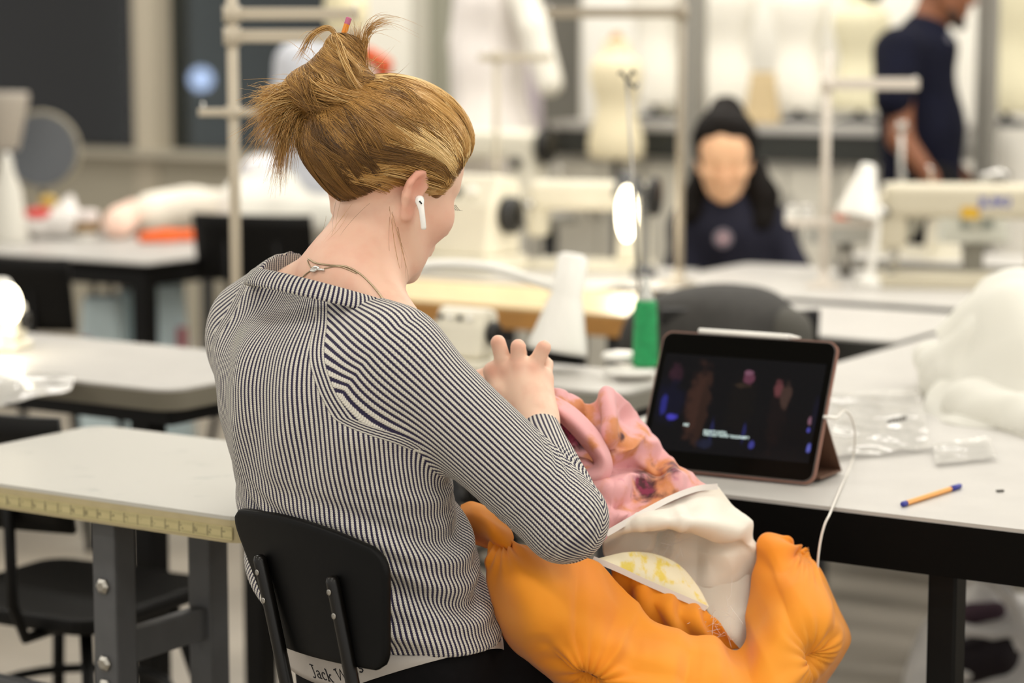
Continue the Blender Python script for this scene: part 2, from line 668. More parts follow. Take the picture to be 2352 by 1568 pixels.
# ceiling lamps
src = None
for (a, b) in LIGHT_SPOTS:
    p = GA * a + GB * b
    lab = 'long white ceiling lamp over the workroom'
    if src is None:
        src = thing('ceiling_light', lab, 'lamp', (p[0], p[1], CEIL - 0.09), GRID, 'ceiling lamps in rows')
        g = MB(); g.box((0, 0, 0.055), (1.3, 0.34, 0.05)); g.build('housing', M_white_pl, src, bevel=0.006)
        g = MB(); g.box((0, 0, 0.018), (1.24, 0.28, 0.022)); g.build('diffuser', mat('lamp_diffuser', '#ffffff', 0.6, emit='#fff3dc', estr=2.0), src)
        L = bpy.data.lights.new('lamp_light', 'AREA')
        L.shape = 'RECTANGLE'; L.size = 1.24; L.size_y = 0.28
        L.energy = LIGHT_W
        L.color = (1.0, 0.98, 0.94)
        lo = bpy.data.objects.new('lamp_light', L)
        COL.objects.link(lo); lo.parent = src
        KIDS[src.name].append(lo)
    else:
        copy_tree(src, lab, (p[0], p[1], CEIL - 0.09), GRID, 'ceiling lamps in rows')

# ------------------------------------------------------------------ furniture builders
def slab(b, x0, y0, x1, y1, z0, z1, rad=0.03, n=6):
    pts = []
    for cx_, cy_, a0 in ((x1 - rad, y0 + rad, -90), (x1 - rad, y1 - rad, 0), (x0 + rad, y1 - rad, 90), (x0 + rad, y0 + rad, 180)):
        for k in range(n + 1):
            a = math.radians(a0 + 90 * k / n)
            pts.append((cx_ + rad * math.cos(a), cy_ + rad * math.sin(a)))
    N = len(pts)
    vs = [(x, y, z0) for x, y in pts] + [(x, y, z1) for x, y in pts]
    fs = [tuple(reversed(range(N))), tuple(N + k for k in range(N))]
    fs += [(k, (k + 1) % N, N + (k + 1) % N, N + k) for k in range(N)]
    return b.add(vs, fs)

def table(label, corner, L, D, legs, mt, me, ml, edge=0.03, apron=0.0, leg=0.045, rad=0.03, group=None, name='work_table', zt=0.74, bars=()):
    "local x along the room's grid to the right, y into the room; corner is the near left one"
    r = thing(name, label, 'table', (corner[0], corner[1], 0), GRID, group)
    b = MB(); slab(b, 0, 0, L, D, zt - 0.006, zt, rad); b.build('tabletop', mt, r)
    b = MB(); slab(b, -0.001, -0.001, L + 0.001, D + 0.001, zt - 0.006 - edge, zt - 0.0055, rad); b.build('edge_band', me, r)
    if apron:
        b = MB(); slab(b, 0.02, 0.02, L - 0.02, D - 0.02, zt - 0.006 - edge - apron, zt - 0.005 - edge, 0.01); b.build('apron', ml, r)
    for (x, y) in legs:
        b = MB(); b.box((x, y, (zt - 0.006 - edge) / 2), (leg, leg, zt - 0.006 - edge)); b.build('leg', ml, r, bevel=0.004)
    for (x0, y0, x1, y1, z) in bars:
        b = MB()
        dx, dy = x1 - x0, y1 - y0
        b.box(((x0 + x1) / 2, (y0 + y1) / 2, z), (math.hypot(dx, dy), 0.025, 0.05), math.atan2(dy, dx))
        b.build('crossbar', ml, r, bevel=0.003)
    return r

def gxy(p, a, b):
    "world point at local (a, b) of a grid-aligned corner p"
    q = np.asarray(p, float)[:2]
    return q + GA[:2] * a + GB[:2] * b

def stool(label, loc, rz, seat_z=0.47, back=True, sc=1.0, group=None):
    r = thing('work_chair', label, 'chair', (loc[0], loc[1], 0), rz, group)
    b = MB(); slab(b, -0.2, -0.19, 0.2, 0.19, seat_z - 0.03, seat_z, 0.06); b.build('seat', M_black, r, bevel=0.008)
    for sx in (-1, 1):
        for sy in (-1, 1):
            b = MB(); b.tube([(sx * 0.13, sy * 0.12, seat_z - 0.03), (sx * 0.21, sy * 0.2, 0)], 0.012); b.build('leg', M_black, r, smooth=True)
    b = MB()
    ring = [(0.175 * math.cos(a), 0.175 * math.sin(a), 0.2) for a in np.linspace(0, 2 * math.pi, 25)]
    b.tube(ring, 0.009, 8); b.build('foot_ring', M_black, r, smooth=True)
    if back:
        P = []
        for j, z in enumerate(np.linspace(seat_z + 0.16, seat_z + 0.36, 7)):
            for k, x in enumerate(np.linspace(-0.19, 0.19, 11)):
                P.append((x, -0.235 - 0.03 * (z - seat_z - 0.16) / 0.2 * 1.2 + 0.6 * x * x, z))
        b = MB(); b.add(P, [(j * 11 + k, j * 11 + k + 1, (j + 1) * 11 + k + 1, (j + 1) * 11 + k) for j in range(6) for k in range(10)])
        b.build('backrest', M_black, r, smooth=True, solid=0.012)
        for sx in (-1, 1):
            b = MB(); b.tube([(sx * 0.08, -0.1, seat_z - 0.035), (sx * 0.08, -0.22, seat_z - 0.035), (sx * 0.08, -0.25, seat_z + 0.03), (sx * 0.08, -0.255, seat_z + 0.28)], 0.01)
            b.build('upright', M_black, r, smooth=True)
    return r

def sewing_machine(label, loc, rz, mc=None, group=None):
    "an industrial lockstitch machine: local x along the arm, needle end at -x, operator at -y"
    mc = mc or M_cream
    r = thing('sewing_machine', label, 'sewing machine', loc, rz, group)
    b = MB(); slab(b, -0.25, -0.09, 0.25, 0.09, 0.0, 0.035, 0.02); b.build('bed', mc, r, bevel=0.004)
    b = MB(); b.box((0.18, 0, 0.14), (0.12, 0.12, 0.215), taper=0.9); b.build('column', mc, r, bevel=0.02, seg=3)
    b = MB(); b.box((0.0, 0, 0.265), (0.47, 0.11, 0.105)); b.build('arm', mc, r, bevel=0.025, seg=3)
    b = MB(); b.box((-0.215, 0, 0.20), (0.075, 0.085, 0.17)); b.build('head', mc, r, bevel=0.015, seg=3)
    b = MB(); b.lathe((0.245, 0, 0.265), [(0.02, 0), (0.065, 0.004), (0.072, 0.02), (0.065, 0.034), (0.03, 0.036)], axis=(1, 0, 0)); b.build('hand_wheel', M_blackpl, r, smooth=True)
    b = MB(); b.cyl((-0.215, 0, 0.12), (-0.215, 0, 0.055), 0.006); b.build('needle_bar', M_chrome, r, smooth=True)
    b = MB(); b.box((-0.215, -0.012, 0.045), (0.02, 0.05, 0.012)); b.build('presser_foot', M_chrome, r, bevel=0.003)
    b = MB(); b.lathe((-0.235, -0.043, 0.23), [(0.016, 0), (0.018, 0.012), (0.006, 0.014), (0.006, 0.026)], axis=(0, -1, 0)); b.build('tension_dial', M_chrome, r, smooth=True)
    b = MB(); b.lathe((0.17, -0.06, 0.2), [(0.022, 0), (0.024, 0.014), (0.018, 0.018)], axis=(0, -1, 0)); b.build('stitch_dial', M_blackpl, r, smooth=True)
    b = MB(); b.tube([(-0.12, 0, 0.31), (-0.12, 0, 0.36), (-0.13, 0.0, 0.37)], 0.004); b.build('thread_post', M_chrome, r, smooth=True)
    return r

def overlock(label, loc, rz, group=None, sc=1.0):
    "a boxy serger with a sloped front, four thread dials and a wheel"
    r = thing('overlock_machine', label, 'sewing machine', loc, rz, group)
    s = sc
    b = MB(); slab(b, -0.16 * s, -0.12 * s, 0.16 * s, 0.12 * s, 0, 0.05 * s, 0.03 * s); b.build('base', M_cream, r, bevel=0.006)
    b = MB(); b.add([(x * s, y * s, z * s) for x in (-0.15, 0.13) for y, z in ((-0.08, 0.05), (0.11, 0.05), (0.11, 0.27), (0.0, 0.29), (-0.05, 0.2))],
                    [(0, 1, 2, 3, 4), (9, 8, 7, 6, 5)] + [(k, k + 5, (k + 1) % 5 + 5, (k + 1) % 5) for k in range(5)])
    b.build('body', M_cream, r, bevel=0.012, seg=3)
    b = MB(); b.lathe((0.13 * s, 0.03 * s, 0.17 * s), [(0.02 * s, 0), (0.055 * s, 0.004), (0.055 * s, 0.03 * s), (0.02 * s, 0.034 * s)], axis=(1, 0, 0)); b.build('hand_wheel', M_blackpl, r, smooth=True)
    for k in range(4):
        b = MB(); b.lathe(((-0.11 + 0.055 * k) * s, -0.03 * s, 0.235 * s), [(0.012 * s, 0), (0.014 * s, 0.016 * s), (0.008 * s, 0.02 * s)], axis=(0, -0.86, 0.5)); b.build('tension_dial', M_white_pl if k % 2 else M_blackpl, r, smooth=True)
    b = MB(); b.box((-0.1 * s, -0.1 * s, 0.085 * s), (0.05 * s, 0.05 * s, 0.02 * s)); b.build('presser_foot', M_chrome, r, bevel=0.003)
    b = MB(); b.cyl((-0.1 * s, -0.085 * s, 0.2 * s), (-0.1 * s, -0.085 * s, 0.09 * s), 0.007 * s); b.build('needle_bar', M_chrome, r, smooth=True)
    return r

def thread_stand(label, loc, h, arms, rz=0.0, mt=None, pole_r=0.011, group=None, base=True):
    "pole with level arms: (height, from, to, thickness)"
    mt = mt or M_beige
    r = thing('thread_stand', label, 'thread stand', loc, rz, group)
    if base:
        b = MB(); b.lathe((0, 0, 0), [(0.05, 0), (0.05, 0.006), (0.018, 0.014), (0.015, 0.04)]); b.build('base', mt, r, smooth=True)
    b = MB(); b.cyl((0, 0, 0), (0, 0, h), pole_r); b.build('pole', mt, r, smooth=True)
    for (z, a, c, th) in arms:
        b = MB(); b.box(((a + c) / 2, 0, z), (c - a, 0.014, th)); b.build('arm', mt, r, bevel=0.003)
        b = MB(); b.cyl((0, 0, z - th * 0.7), (0, 0, z + th * 0.7), pole_r * 1.6); b.build('clamp', mt, r, smooth=True)
        for x in (a + 0.01, c - 0.01):
            b = MB(); b.cyl((x, 0, z), (x, 0, z + 0.02), 0.003, seg=8); b.build('guide_pin', M_chrome, r, smooth=True)
    return r

def lamp_head(label, base, path, p_top, p_bot, r_top, r_bot, neck=0.0, lit=False, name='machine_lamp', mt=None):
    "a bent arm carrying a cone shade; world coordinates"
    mt = mt or M_white_pl
    base = np.asarray(base, float)
    r = thing(name, label, 'lamp', base)
    b = MB(base); b.lathe(base, [(0.035, 0), (0.035, 0.02), (0.014, 0.03)]); b.build('clamp', mt, r, smooth=True)
    b = MB(base); b.tube(cr(path, 36), 0.011, 10); b.build('arm', mt, r, smooth=True)
    p_top, p_bot = np.asarray(p_top, float), np.asarray(p_bot, float)
    ax = nrm(p_bot - p_top); Lh = np.linalg.norm(p_bot - p_top)
    b = MB(base)
    prof = [(r_top * 0.6, 0), (r_top, 0.006)]
    if neck: prof += [(r_top * 1.03, neck), (r_top * 1.12, neck + 0.005)]
    prof += [(r_bot * 0.97, Lh - 0.012), (r_bot, Lh), (r_bot - 0.004, Lh), (r_bot * 0.9, Lh - 0.012), (r_top * 0.8, neck + 0.02)]
    b.lathe(p_top, prof, 32, axis=ax); b.build('lamp_shade', mt, r, smooth=True)
    b = MB(base); b.ball(p_top + ax * (Lh * 0.72), r_bot * 0.45); b.build('bulb', M_glow if lit else M_white_pl, r, smooth=True)
    return r

def dress_form(label, loc, rz, mt, hip=0.17, sh=0.185, h0=0.78, h1=1.5, group=None):
    r = thing('dress_form', label, 'dress form', (loc[0], loc[1], 0), rz, group)
    k = h1 - h0
    prof = [(hip * 0.9, 0), (hip, 0.03 * k), (hip * 1.02, 0.18 * k), (hip * 0.74, 0.46 * k), (hip * 0.95, 0.7 * k), (sh * 0.95, 0.84 * k), (sh * 0.75, 0.92 * k), (0.06, 0.97 * k), (0.055, 1.06 * k), (0.03, 1.08 * k)]
    P = cr(prof, 40)
    b = MB(); b.lathe((0, 0, h0), [(max(0.01, x), y) for x, y in P], 32, sy=0.68); b.build('torso', mt, r, smooth=True)
    b = MB(); b.cyl((0, 0, 0.03), (0, 0, h0 + 0.02), 0.015); b.build('pole', M_dgrey, r, smooth=True)
    b = MB(); b.lathe((0, 0, 0), [(min(0.2, hip * .9), 0), (min(0.2, hip * .9), 0.012), (0.03, 0.03)]); b.build('base', M_dgrey, r, smooth=True)
    b = MB(); b.lathe((0, 0, h0 + 1.075 * k), [(0.03, 0), (0.022, 0.02), (0.008, 0.03)]); b.build('neck_cap', M_wood, r, smooth=True)
    return r

# ------------------------------------------------------------------ tables
f0 = atz(1660, 1134, 0.74)
e0 = atz(2010, 808, 0.74)
d = e0[:2] - f0[:2]
C1 = f0[:2] + GA[:2] * (d @ GA[:2])                     # near left corner of the big table
T1 = table('big white work table with a black edge under the tablet and pen', C1, 2.6, 1.95,
           [(0.75, 0.06), (2.5, 0.06), (0.08, 1.86), (2.5, 1.86)], M_white, M_blackedge, M_black, edge=0.072, leg=0.042, rad=0.012)
c2 = atz(222, 975, 0.74)[:2]
q = atz(265, 1148, 0.74)[:2]
dd = (q - c2) @ GB[:2]
C2 = c2 + GB[:2] * dd

def ruler_mat():
    m = bpy.data.materials.new('tape_measure')
    m.use_nodes = True
    t = NT(m)
    sep = t.n('ShaderNodeSeparateXYZ')
    t.l(t.obj(), sep.inputs[0])
    x, z = sep.outputs[0], sep.outputs[2]
    def ticks(period, w, z0, z1):
        f = t.math('FRACT', t.math('DIVIDE', x, period))
        a = t.math('LESS_THAN', f, w)
        b_ = t.math('MULTIPLY', t.math('GREATER_THAN', z, z0), t.math('LESS_THAN', z, z1))
        return t.math('MULTIPLY', a, b_)
    zz = 0.7085
    k = t.math('MAXIMUM', ticks(0.00254, 0.30, zz + 0.0115, zz + 0.016), ticks(0.0254, 0.10, zz + 0.001, zz + 0.016))
    n = t.noise(160, 2.0)
    num = t.math('MULTIPLY', ticks(0.0254, 0.34, zz + 0.004, zz + 0.011), t.math('GREATER_THAN', n, 0.5))
    k = t.math('MAXIMUM', k, num)
    lo = ticks(0.00254, 0.35, zz + 0.0005, zz + 0.0035)
    k = t.math('MAXIMUM', k, lo, True)
    dirt = t.noise(25, 3.0)
    base = t.mix(dirt, lin('#a89c6c'), lin('#c4b98c'))
    t.l(t.mix(t.math('MULTIPLY', k, 0.6), base, lin('#4a4630')), t.b.inputs['Base Color'])
    t.b.inputs['Roughness'].default_value = 0.5
    return m
M_worn = bpy.data.materials.new('worn_white_laminate')
M_worn.use_nodes = True
t = NT(M_worn)
n1 = t.noise(16, 4.0); n2 = t.noise(7, 2.0)
k = t.math('MULTIPLY', t.smooth(n1, 0.60, 0.74), t.smooth(n2, 0.42, 0.6))
t.l(t.mix(t.math('MULTIPLY', k, 0.35), lin('#bab8b0'), lin('#79817c')), t.b.inputs['Base Color'])
t.b.inputs['Roughness'].default_value = 0.4
T2 = table('worn white sewing table with a tape measure along its edge and grey legs', C2, 0.70, -dd,
           [(0.405, 0.06), (0.405, 0.27), (0.05, 0.06)], M_worn, mat('khaki_edge', '#b0a37e', 0.5, vary=0.1), M_grey, edge=0.031, leg=0.045, rad=0.035,
           bars=[(0.405, 0.06, 0.405, 0.27, 0.50), (0.405, 0.06, 0.405, 0.27, 0.32), (0.05, 0.06, 0.405, 0.06, 0.40), (0.05, 0.27, 0.405, 0.27, 0.28)])
b = MB(); b.box((0.35, -0.0018, 0.7165), (0.66, 0.0016, 0.018)); b.build('tape_measure', ruler_mat(), T2, label='yellowed tape measure stuck along the table edge')
for z in (0.60, 0.485, 0.45, 0.30):
    b = MB(); b.lathe((0.405, 0.0375, z), [(0.012, 0), (0.012, 0.004), (0.007, 0.008)], 6, axis=(0, -1, 0)); b.build('bolt', M_steel, T2)

c3 = atz(393, 897, 0.74)[:2]
C3 = c3 - GA[:2] * 1.15
T3 = table('white sewing table with rounded corner between the tape measure table and the far table', C3, 1.15, 0.48,
           [(1.03, 0.07), (1.03, 0.40), (0.1, 0.24)], M_white, mat('grey_brown_edge', '#6f6a5c', 0.6), M_black, edge=0.035, apron=0.03, leg=0.05, rad=0.05)
c4 = atz(334, 604, 0.74)[:2]
C4 = c4 - GA[:2] * 2.0
T4 = table('far white table with black frame holding heaps of fabric', C4, 2.0, 0.85, [(1.95, 0.05), (0.3, 0.05), (1.95, 0.8), (0.3, 0.8)], M_white, M_blackedge, M_black, edge=0.02, apron=0.05, leg=0.055, rad=0.02)
C5 = np.array([-0.30, 4.47])
T5 = table('small white machine table below the white cone lamp', C5, 0.6, 0.27, [(0.06, 0.06), (0.54, 0.06), (0.54, 0.21), (0.06, 0.21)], M_white, mat('grey_edge', '#8b887d', 0.6), M_dgrey, edge=0.03, rad=0.03)
c6 = atz(1180, 706, 0.74)[:2]
C6 = c6 - GA[:2] * 0.75
T6 = table('table with a thick brown wooden edge behind the cone lamp', C6, 1.12, 0.44, [(0.08, 0.08), (1.0, 0.08), (1.0, 0.38), (0.08, 0.38)], mat('pale_birch_top', '#d8c193', 0.4, vary=0.1), M_wood, M_dgrey, edge=0.048, rad=0.03)
c7 = atz(1812, 682, 0.74)[:2]
C7 = c7 - GA[:2] * 0.50
T6b = table('white machine table behind the wooden edged table, left of the seated person', C6 + GB[:2] * 0.47, 0.69, 0.62, [(0.08, 0.08), (0.6, 0.08), (0.6, 0.54), (0.08, 0.54)], M_white, MATS['grey_edge'], M_dgrey, edge=0.03, rad=0.02)
T7 = table('long white machine table with dark front edge in front of the seated person', C7, 2.3, 0.76, [(0.1, 0.08), (2.2, 0.08), (2.2, 0.6), (0.1, 0.6)], M_white, mat('slate_edge', '#2e312e', 0.5), M_dgrey, edge=0.03, rad=0.02)
T10 = table('small white table with a dark grey apron between the backpack and the big table', C1 + GA[:2] * -0.68 + GB[:2] * 1.70, 0.65, 0.56,
            [(0.06, 0.06), (0.24, 0.06), (0.24, 0.5), (0.06, 0.5)], M_white, mat('slate_apron', '#34332f', 0.6), M_dgrey, edge=0.06, rad=0.015)
# ------------------------------------------------------------------ background things
YAW0 = GRID
# thread stands
p = at(545, 812, 4.70); 
thread_stand('tall pale thread stand pole left of the woman with crossbar and paired arms', (p[0], p[1], 0.74), 0.80,
             [(0.50, -0.072, 0.075, 0.016), (0.655, -0.015, 0.26, 0.026), (0.70, -0.015, 0.26, 0.024)], 0.0, mat('pale_beige_metal', '#c3b8a4', 0.45), 0.0115)
p = at(1560, 640, 6.05)
thread_stand('thin beige thread stand pole beside the seated person with a long bent arm', (p[0], p[1], 0.74), 0.76,
             [(0.72, -0.36, 0.0, 0.026)], 0.10, mat('dull_beige_metal', '#9c9281', 0.5), 0.011)
p = at(1892, 640, 6.0)
thread_stand('white thread stand pole between the two people with arm and spool tray', (p[0], p[1], 0.74), 0.62,
             [(0.535, 0.0, 0.24, 0.030), (0.17, -0.1, 0.14, 0.02)], 0.0, mat('pale_pink_metal', '#cfc6ba', 0.45), 0.011)
p = at(1140, 455, 6.6)
thread_stand('thin thread stand crossing the front of the white coat', (p[0], p[1], 0.74), 0.62, [(0.60, -0.05, 0.16, 0.02)], 0.0, M_beige, 0.008)
p = at(2068, 455, 7.0)
thread_stand('slim grey rod rising from the cream machine in front of the standing man', (p[0], p[1], 0.74), 0.40, [(0.385, -0.02, 0.02, 0.01)], 0.0, M_steel, 0.008)

# overlock, green cone, lamp on the small table
p = gxy(C5, 0.16, 0.13)
overlock('low cream overlock machine beside the lit cone lamp', (p[0], p[1], 0.74), GRID, sc=0.42)
p = at(1445, 905, 4.30)
gp = at(1482, 843, 4.34)
st = thing('spool_stand', 'pale spool stand box with round white plates under the green thread', 'spool stand', (gp[0], gp[1], 0.74))
zt = gp[2] - 0.74
b = MB(); b.box((-0.02, 0, (zt - 0.012) / 2), (0.07, 0.06, zt - 0.012)); b.build('box', mat('pale_grey_plastic', '#b8b4a8', 0.5), st, bevel=0.006)
b = MB(); b.lathe((-0.03, 0.0, zt - 0.012), [(0.05, 0), (0.052, 0.006), (0.045, 0.012)]); b.build('plate', M_white_pl, st, smooth=True)
b = MB(); b.lathe((-0.045, 0.03, zt + 0.012), [(0.036, 0), (0.038, 0.006), (0.034, 0.012)]); b.build('upper_plate', M_white_pl, st, smooth=True)
top = at(1440, 178, 4.34) - gp; top[1] = 0
b = MB(); b.tube([(-0.005, 0.0, zt), (top[0], 0, top[2] + zt)], 0.0032, 8); b.build('rod', M_steel, st, smooth=True)
for (ax_, az_) in ((-0.012, 0.012), (0.012, 0.014), (0.0, -0.02), (0.016, -0.02)):
    b = MB(); b.tube([(top[0], 0, top[2] + zt - 0.005), (top[0] + ax_, 0.0, top[2] + zt + az_), (top[0] + ax_ * 1.3, 0.006, top[2] + zt + az_ * 0.6)], 0.003, 6); b.build('thread_hook', M_dgrey, st, smooth=True)
gt = thing('thread_cone', 'green thread cone with a white tip standing on the spool stand', 'thread', (gp[0], gp[1], gp[2] + 0.001))
hg = (845 - 690) / FPX * 4.34
b = MB(); prof = [(0.020, 0), (0.0245, 0.004)]
for k in range(40):
    prof.append((0.0252 - 0.004 * (k / 39) + 0.0005 * (k % 2), 0.005 + (hg - 0.01) * k / 39))
prof += [(0.018, hg)]
mg = mat('green_thread', '#1f9a58', 0.6, vary=0.25, vscale=60, bump=0.3, bscale=300)
b.lathe((0, 0, 0), prof, 32); b.build('thread', mg, gt, smooth=True)
b = MB(); b.lathe((0, 0, hg), [(0.017, 0), (0.014, 0.008), (0.008, 0.02), (0.006, 0.042), (0.004, 0.044)]); b.build('cone_tip', mat('grey_white_plastic', '#c9cac4', 0.45), gt, smooth=True)

lb = at(905, 830, 4.70); lb[2] = 0.74
def P(px, py, Y): return at(px, py, Y)
lamp_head('big white cone lamp on a curved arm above the woman\'s hand', (P(750, 812, 4.62)[0], 4.62, 0.74), [(P(750, 812, 4.62)[0], 4.62, 0.76), P(752, 720, 4.6), P(800, 660, 4.58), P(910, 624, 4.55), P(1000, 608, 4.52), P(1110, 612, 4.5), P(1215, 640, 4.48), P(1300, 668, 4.46)],
          P(1318, 582, 4.46), P(1279, 808, 4.44), 0.030, 0.060, neck=0.085)
lamp_head('white cone lamp shade between the two people in the back', (P(1995, 640, 6.0)[0], 6.0, 0.74), [(P(1995, 640, 6.0)[0], 6.0, 0.76), P(2010, 560, 6.0), P(2012, 470, 6.0), P(1995, 400, 6.0)],
          P(1996, 376, 6.0), P(1968, 500, 5.98), 0.022, 0.058, neck=0.02)
lamp_head('lit machine lamp glowing behind the thin metal rod', (P(1478, 600, 6.3)[0], 6.3, 0.74), [(P(1478, 600, 6.3)[0], 6.3, 0.76), P(1478, 520, 6.3), P(1472, 430, 6.3), P(1440, 398, 6.25)],
          P(1437, 395, 6.2), P(1439, 450, 6.2), 0.02, 0.04, lit=False, mt=M_grey)
g = MB(); c = P(1440, 490, 6.13); g.ball(c, (0.026, 0.026, 0.074)); 
gl = link('glow_tube', g.mesh('glow_tube'), M_glow, bpy.data.objects['machine_lamp.002'], smooth=True); gl.location = -np.array(bpy.data.objects['machine_lamp.002'].location)
lamp_head('lit lamp at the left edge above the white sewing table', (P(-30, 800, 4.75)[0], 4.75, 0.74), [(P(-30, 800, 4.75)[0], 4.75, 0.76), P(-70, 740, 4.78), P(-60, 660, 4.78), P(-12, 640, 4.76)],
          P(0, 642, 4.75), P(18, 715, 4.72), 0.02, 0.036, lit=False)
lo = bpy.data.objects['machine_lamp.003']
g = MB(); g.ball(P(20, 698, 4.69), (0.027, 0.02, 0.042)); gl = link('glow_tube', g.mesh('glow_tube2'), M_glow, lo, smooth=True); gl.location = -np.array(lo.location)

# the two lit lamps shine on what is near them
for nm, pos, w_ in (('machine_lamp.002', P(1440, 500, 6.12), 1.6), ('machine_lamp.003', P(20, 735, 4.68), 0.7)):
    L = bpy.data.lights.new('lamp_light', 'POINT'); L.energy = w_; L.shadow_soft_size = 0.05; L.color = (1.0, 0.93, 0.78)
    lo_ = bpy.data.objects.new('lamp_light', L); COL.objects.link(lo_); lo_.parent = bpy.data.objects[nm]
    lo_.location = Vector(pos) - bpy.data.objects[nm].location + Vector((0, -0.09, -0.05))
# machines
p = at(20, 800, 4.72)
ov = overlock('small beige overlock machine under the lit lamp at the left edge', (p[0] - 0.03, p[1] + 0.06, 0.74), GRID + 0.3, sc=0.36)
p = at(2200, 660, 6.02)
sm = sewing_machine('large cream sewing machine with blue lettering and yellow sticker', (p[0] + 0.05, p[1], 0.74), GRID * 0.35, mat('dull_cream_enamel', '#c8c0aa', 0.4))
sm.scale = (1.05, 1.0, 0.86)
cu = bpy.data.curves.new('txt', 'FONT'); cu.body = 'JUKI'; cu.size = 0.042; cu.extrude = 0.0006; cu.offset = 0.0012
to = bpy.data.objects.new('txt', cu); COL.objects.link(to)
bpy.context.view_layer.update()
me = bpy.data.meshes.new_from_object(to.evaluated_get(bpy.context.evaluated_depsgraph_get()))
bpy.data.objects.remove(to)
V = np.array([v.co[:] for v in me.vertices]); V = np.stack([V[:, 0] + 0.0, -0.0565 - V[:, 2], V[:, 1] + 0.252], 1)
for v, q in zip(me.vertices, V): v.co = q
me.materials.clear()
link('lettering', me, mat('blue_print', '#5a63a8', 0.5), sm, label='blue maker lettering')
b = MB(); b.box((-0.02, -0.0563, 0.232), (0.045, 0.0012, 0.036)); b.build('sticker', mat('yellow_sticker', '#d0a52a', 0.5), sm, label='yellow warning sticker')
p = at(2110, 520, 6.9)
sewing_machine('cream sewing machine in front of the standing man', (p[0], p[1], 0.74), GRID - 0.5).scale = (0.62, 0.7, 0.68)
p = at(1180, 560, 6.45)
o1 = overlock('cream overlock machine with black parts right of the woman\'s face', (p[0] - 0.14, p[1], 0.74), GRID, sc=0.95)
p = at(1330, 560, 6.5)
sewing_machine('cream sewing machine with a black wheel beside the glowing lamp', (p[0] + 0.03, p[1] - 0.02, 0.74), GRID + 0.25).scale = (0.72, 0.8, 0.8)
# rear tables that carry machines and heaps
c8 = atz(1500, 520, 0.74)[:2]
C8 = c8 - GA[:2] * 2.45
table('rear white machine table close to the windows', C8, 1.9, 0.42, [(0.1, 0.06), (1.8, 0.06), (1.8, 0.36), (0.1, 0.36)], M_white, MATS['grey_edge'], M_dgrey, edge=0.03)
C9 = at(2110, 520, 6.9)[:2] - GA[:2] * 0.2 - GB[:2] * 0.18
table('rear white table in front of the standing man', C9, 0.75, 0.36, [(0.1, 0.06), (0.65, 0.06), (0.65, 0.3), (0.1, 0.3)], M_white, MATS['grey_edge'], M_dgrey, edge=0.03)
p = gxy(C8, 1.0, 0.2)
overlock('cream overlock machine on the rear table near the windows', (p[0], p[1], 0.74), GRID, sc=0.9)
p = gxy(C8, 1.62, 0.2)
sewing_machine('cream sewing machine on the rear table under the grey window', (p[0], p[1], 0.74), GRID)
# control box with display and black post
p = at(2235, 556, 6.25)
cb = thing('control_box', 'pale control box with a dark display behind the cream machine', 'control box', (p[0], p[1], 0.74))
zb = p[2] - 0.74
b = MB(); b.box((0, 0, zb / 2), (0.05, 0.05, zb)); b.build('stand', MATS['grey_edge'], cb)
b = MB(); b.box((0, 0, zb + 0.04), (0.19, 0.09, 0.08), taper=0.9); b.build('housing', mat('pale_green_grey', '#cfd0c6', 0.4), cb, bevel=0.01)
b = MB(); b.box((0.0, -0.046, zb + 0.055), (0.09, 0.004, 0.026)); b.build('display', mat('grey_display', '#858b84', 0.3), cb)
p2 = at(2292, 478, 6.25)
b = MB(); b.box((p2[0] - p[0], 0, zb + 0.12), (0.04, 0.03, 0.095)); b.build('black_post', M_blackpl, cb, bevel=0.005)
b = MB(); b.tube([(p2[0] - p[0] - 0.05, 0, zb + 0.175), (p2[0] - p[0], 0, zb + 0.19), (p2[0] - p[0] + 0.03, 0, zb + 0.18)], 0.012, 10); b.build('chrome_guide', M_chrome, cb, smooth=True)
# clear curved arms of the machine shields
M_clear = glass_mat(); M_clear.name = 'clear_plastic'
sh = thing('machine_shield', 'pair of clear curved plastic guards above the cream machine', 'guard', at(2150, 600, 6.1) * np.array([1, 1, 0]) + np.array([0, 0, 0.74]))
o = np.array(sh.location)
for pts in (([2060, 460], [2130, 455], [2200, 475], [2250, 520]), ([2080, 540], [2130, 480], [2220, 450], [2330, 445])):
    q = [at(x, y, 6.1) for x, y in pts]
    ribbon('guard_band', q, 0.035, mat('milky_plastic', '#e8e6d8', 0.2, alpha=0.45), sh, o, th=0.003)
b = MB(o); b.cyl(at(2062, 462, 6.1), (at(2062, 462, 6.1)[0], 6.1, 0.74), 0.006); b.build('post', M_chrome, sh, smooth=True)
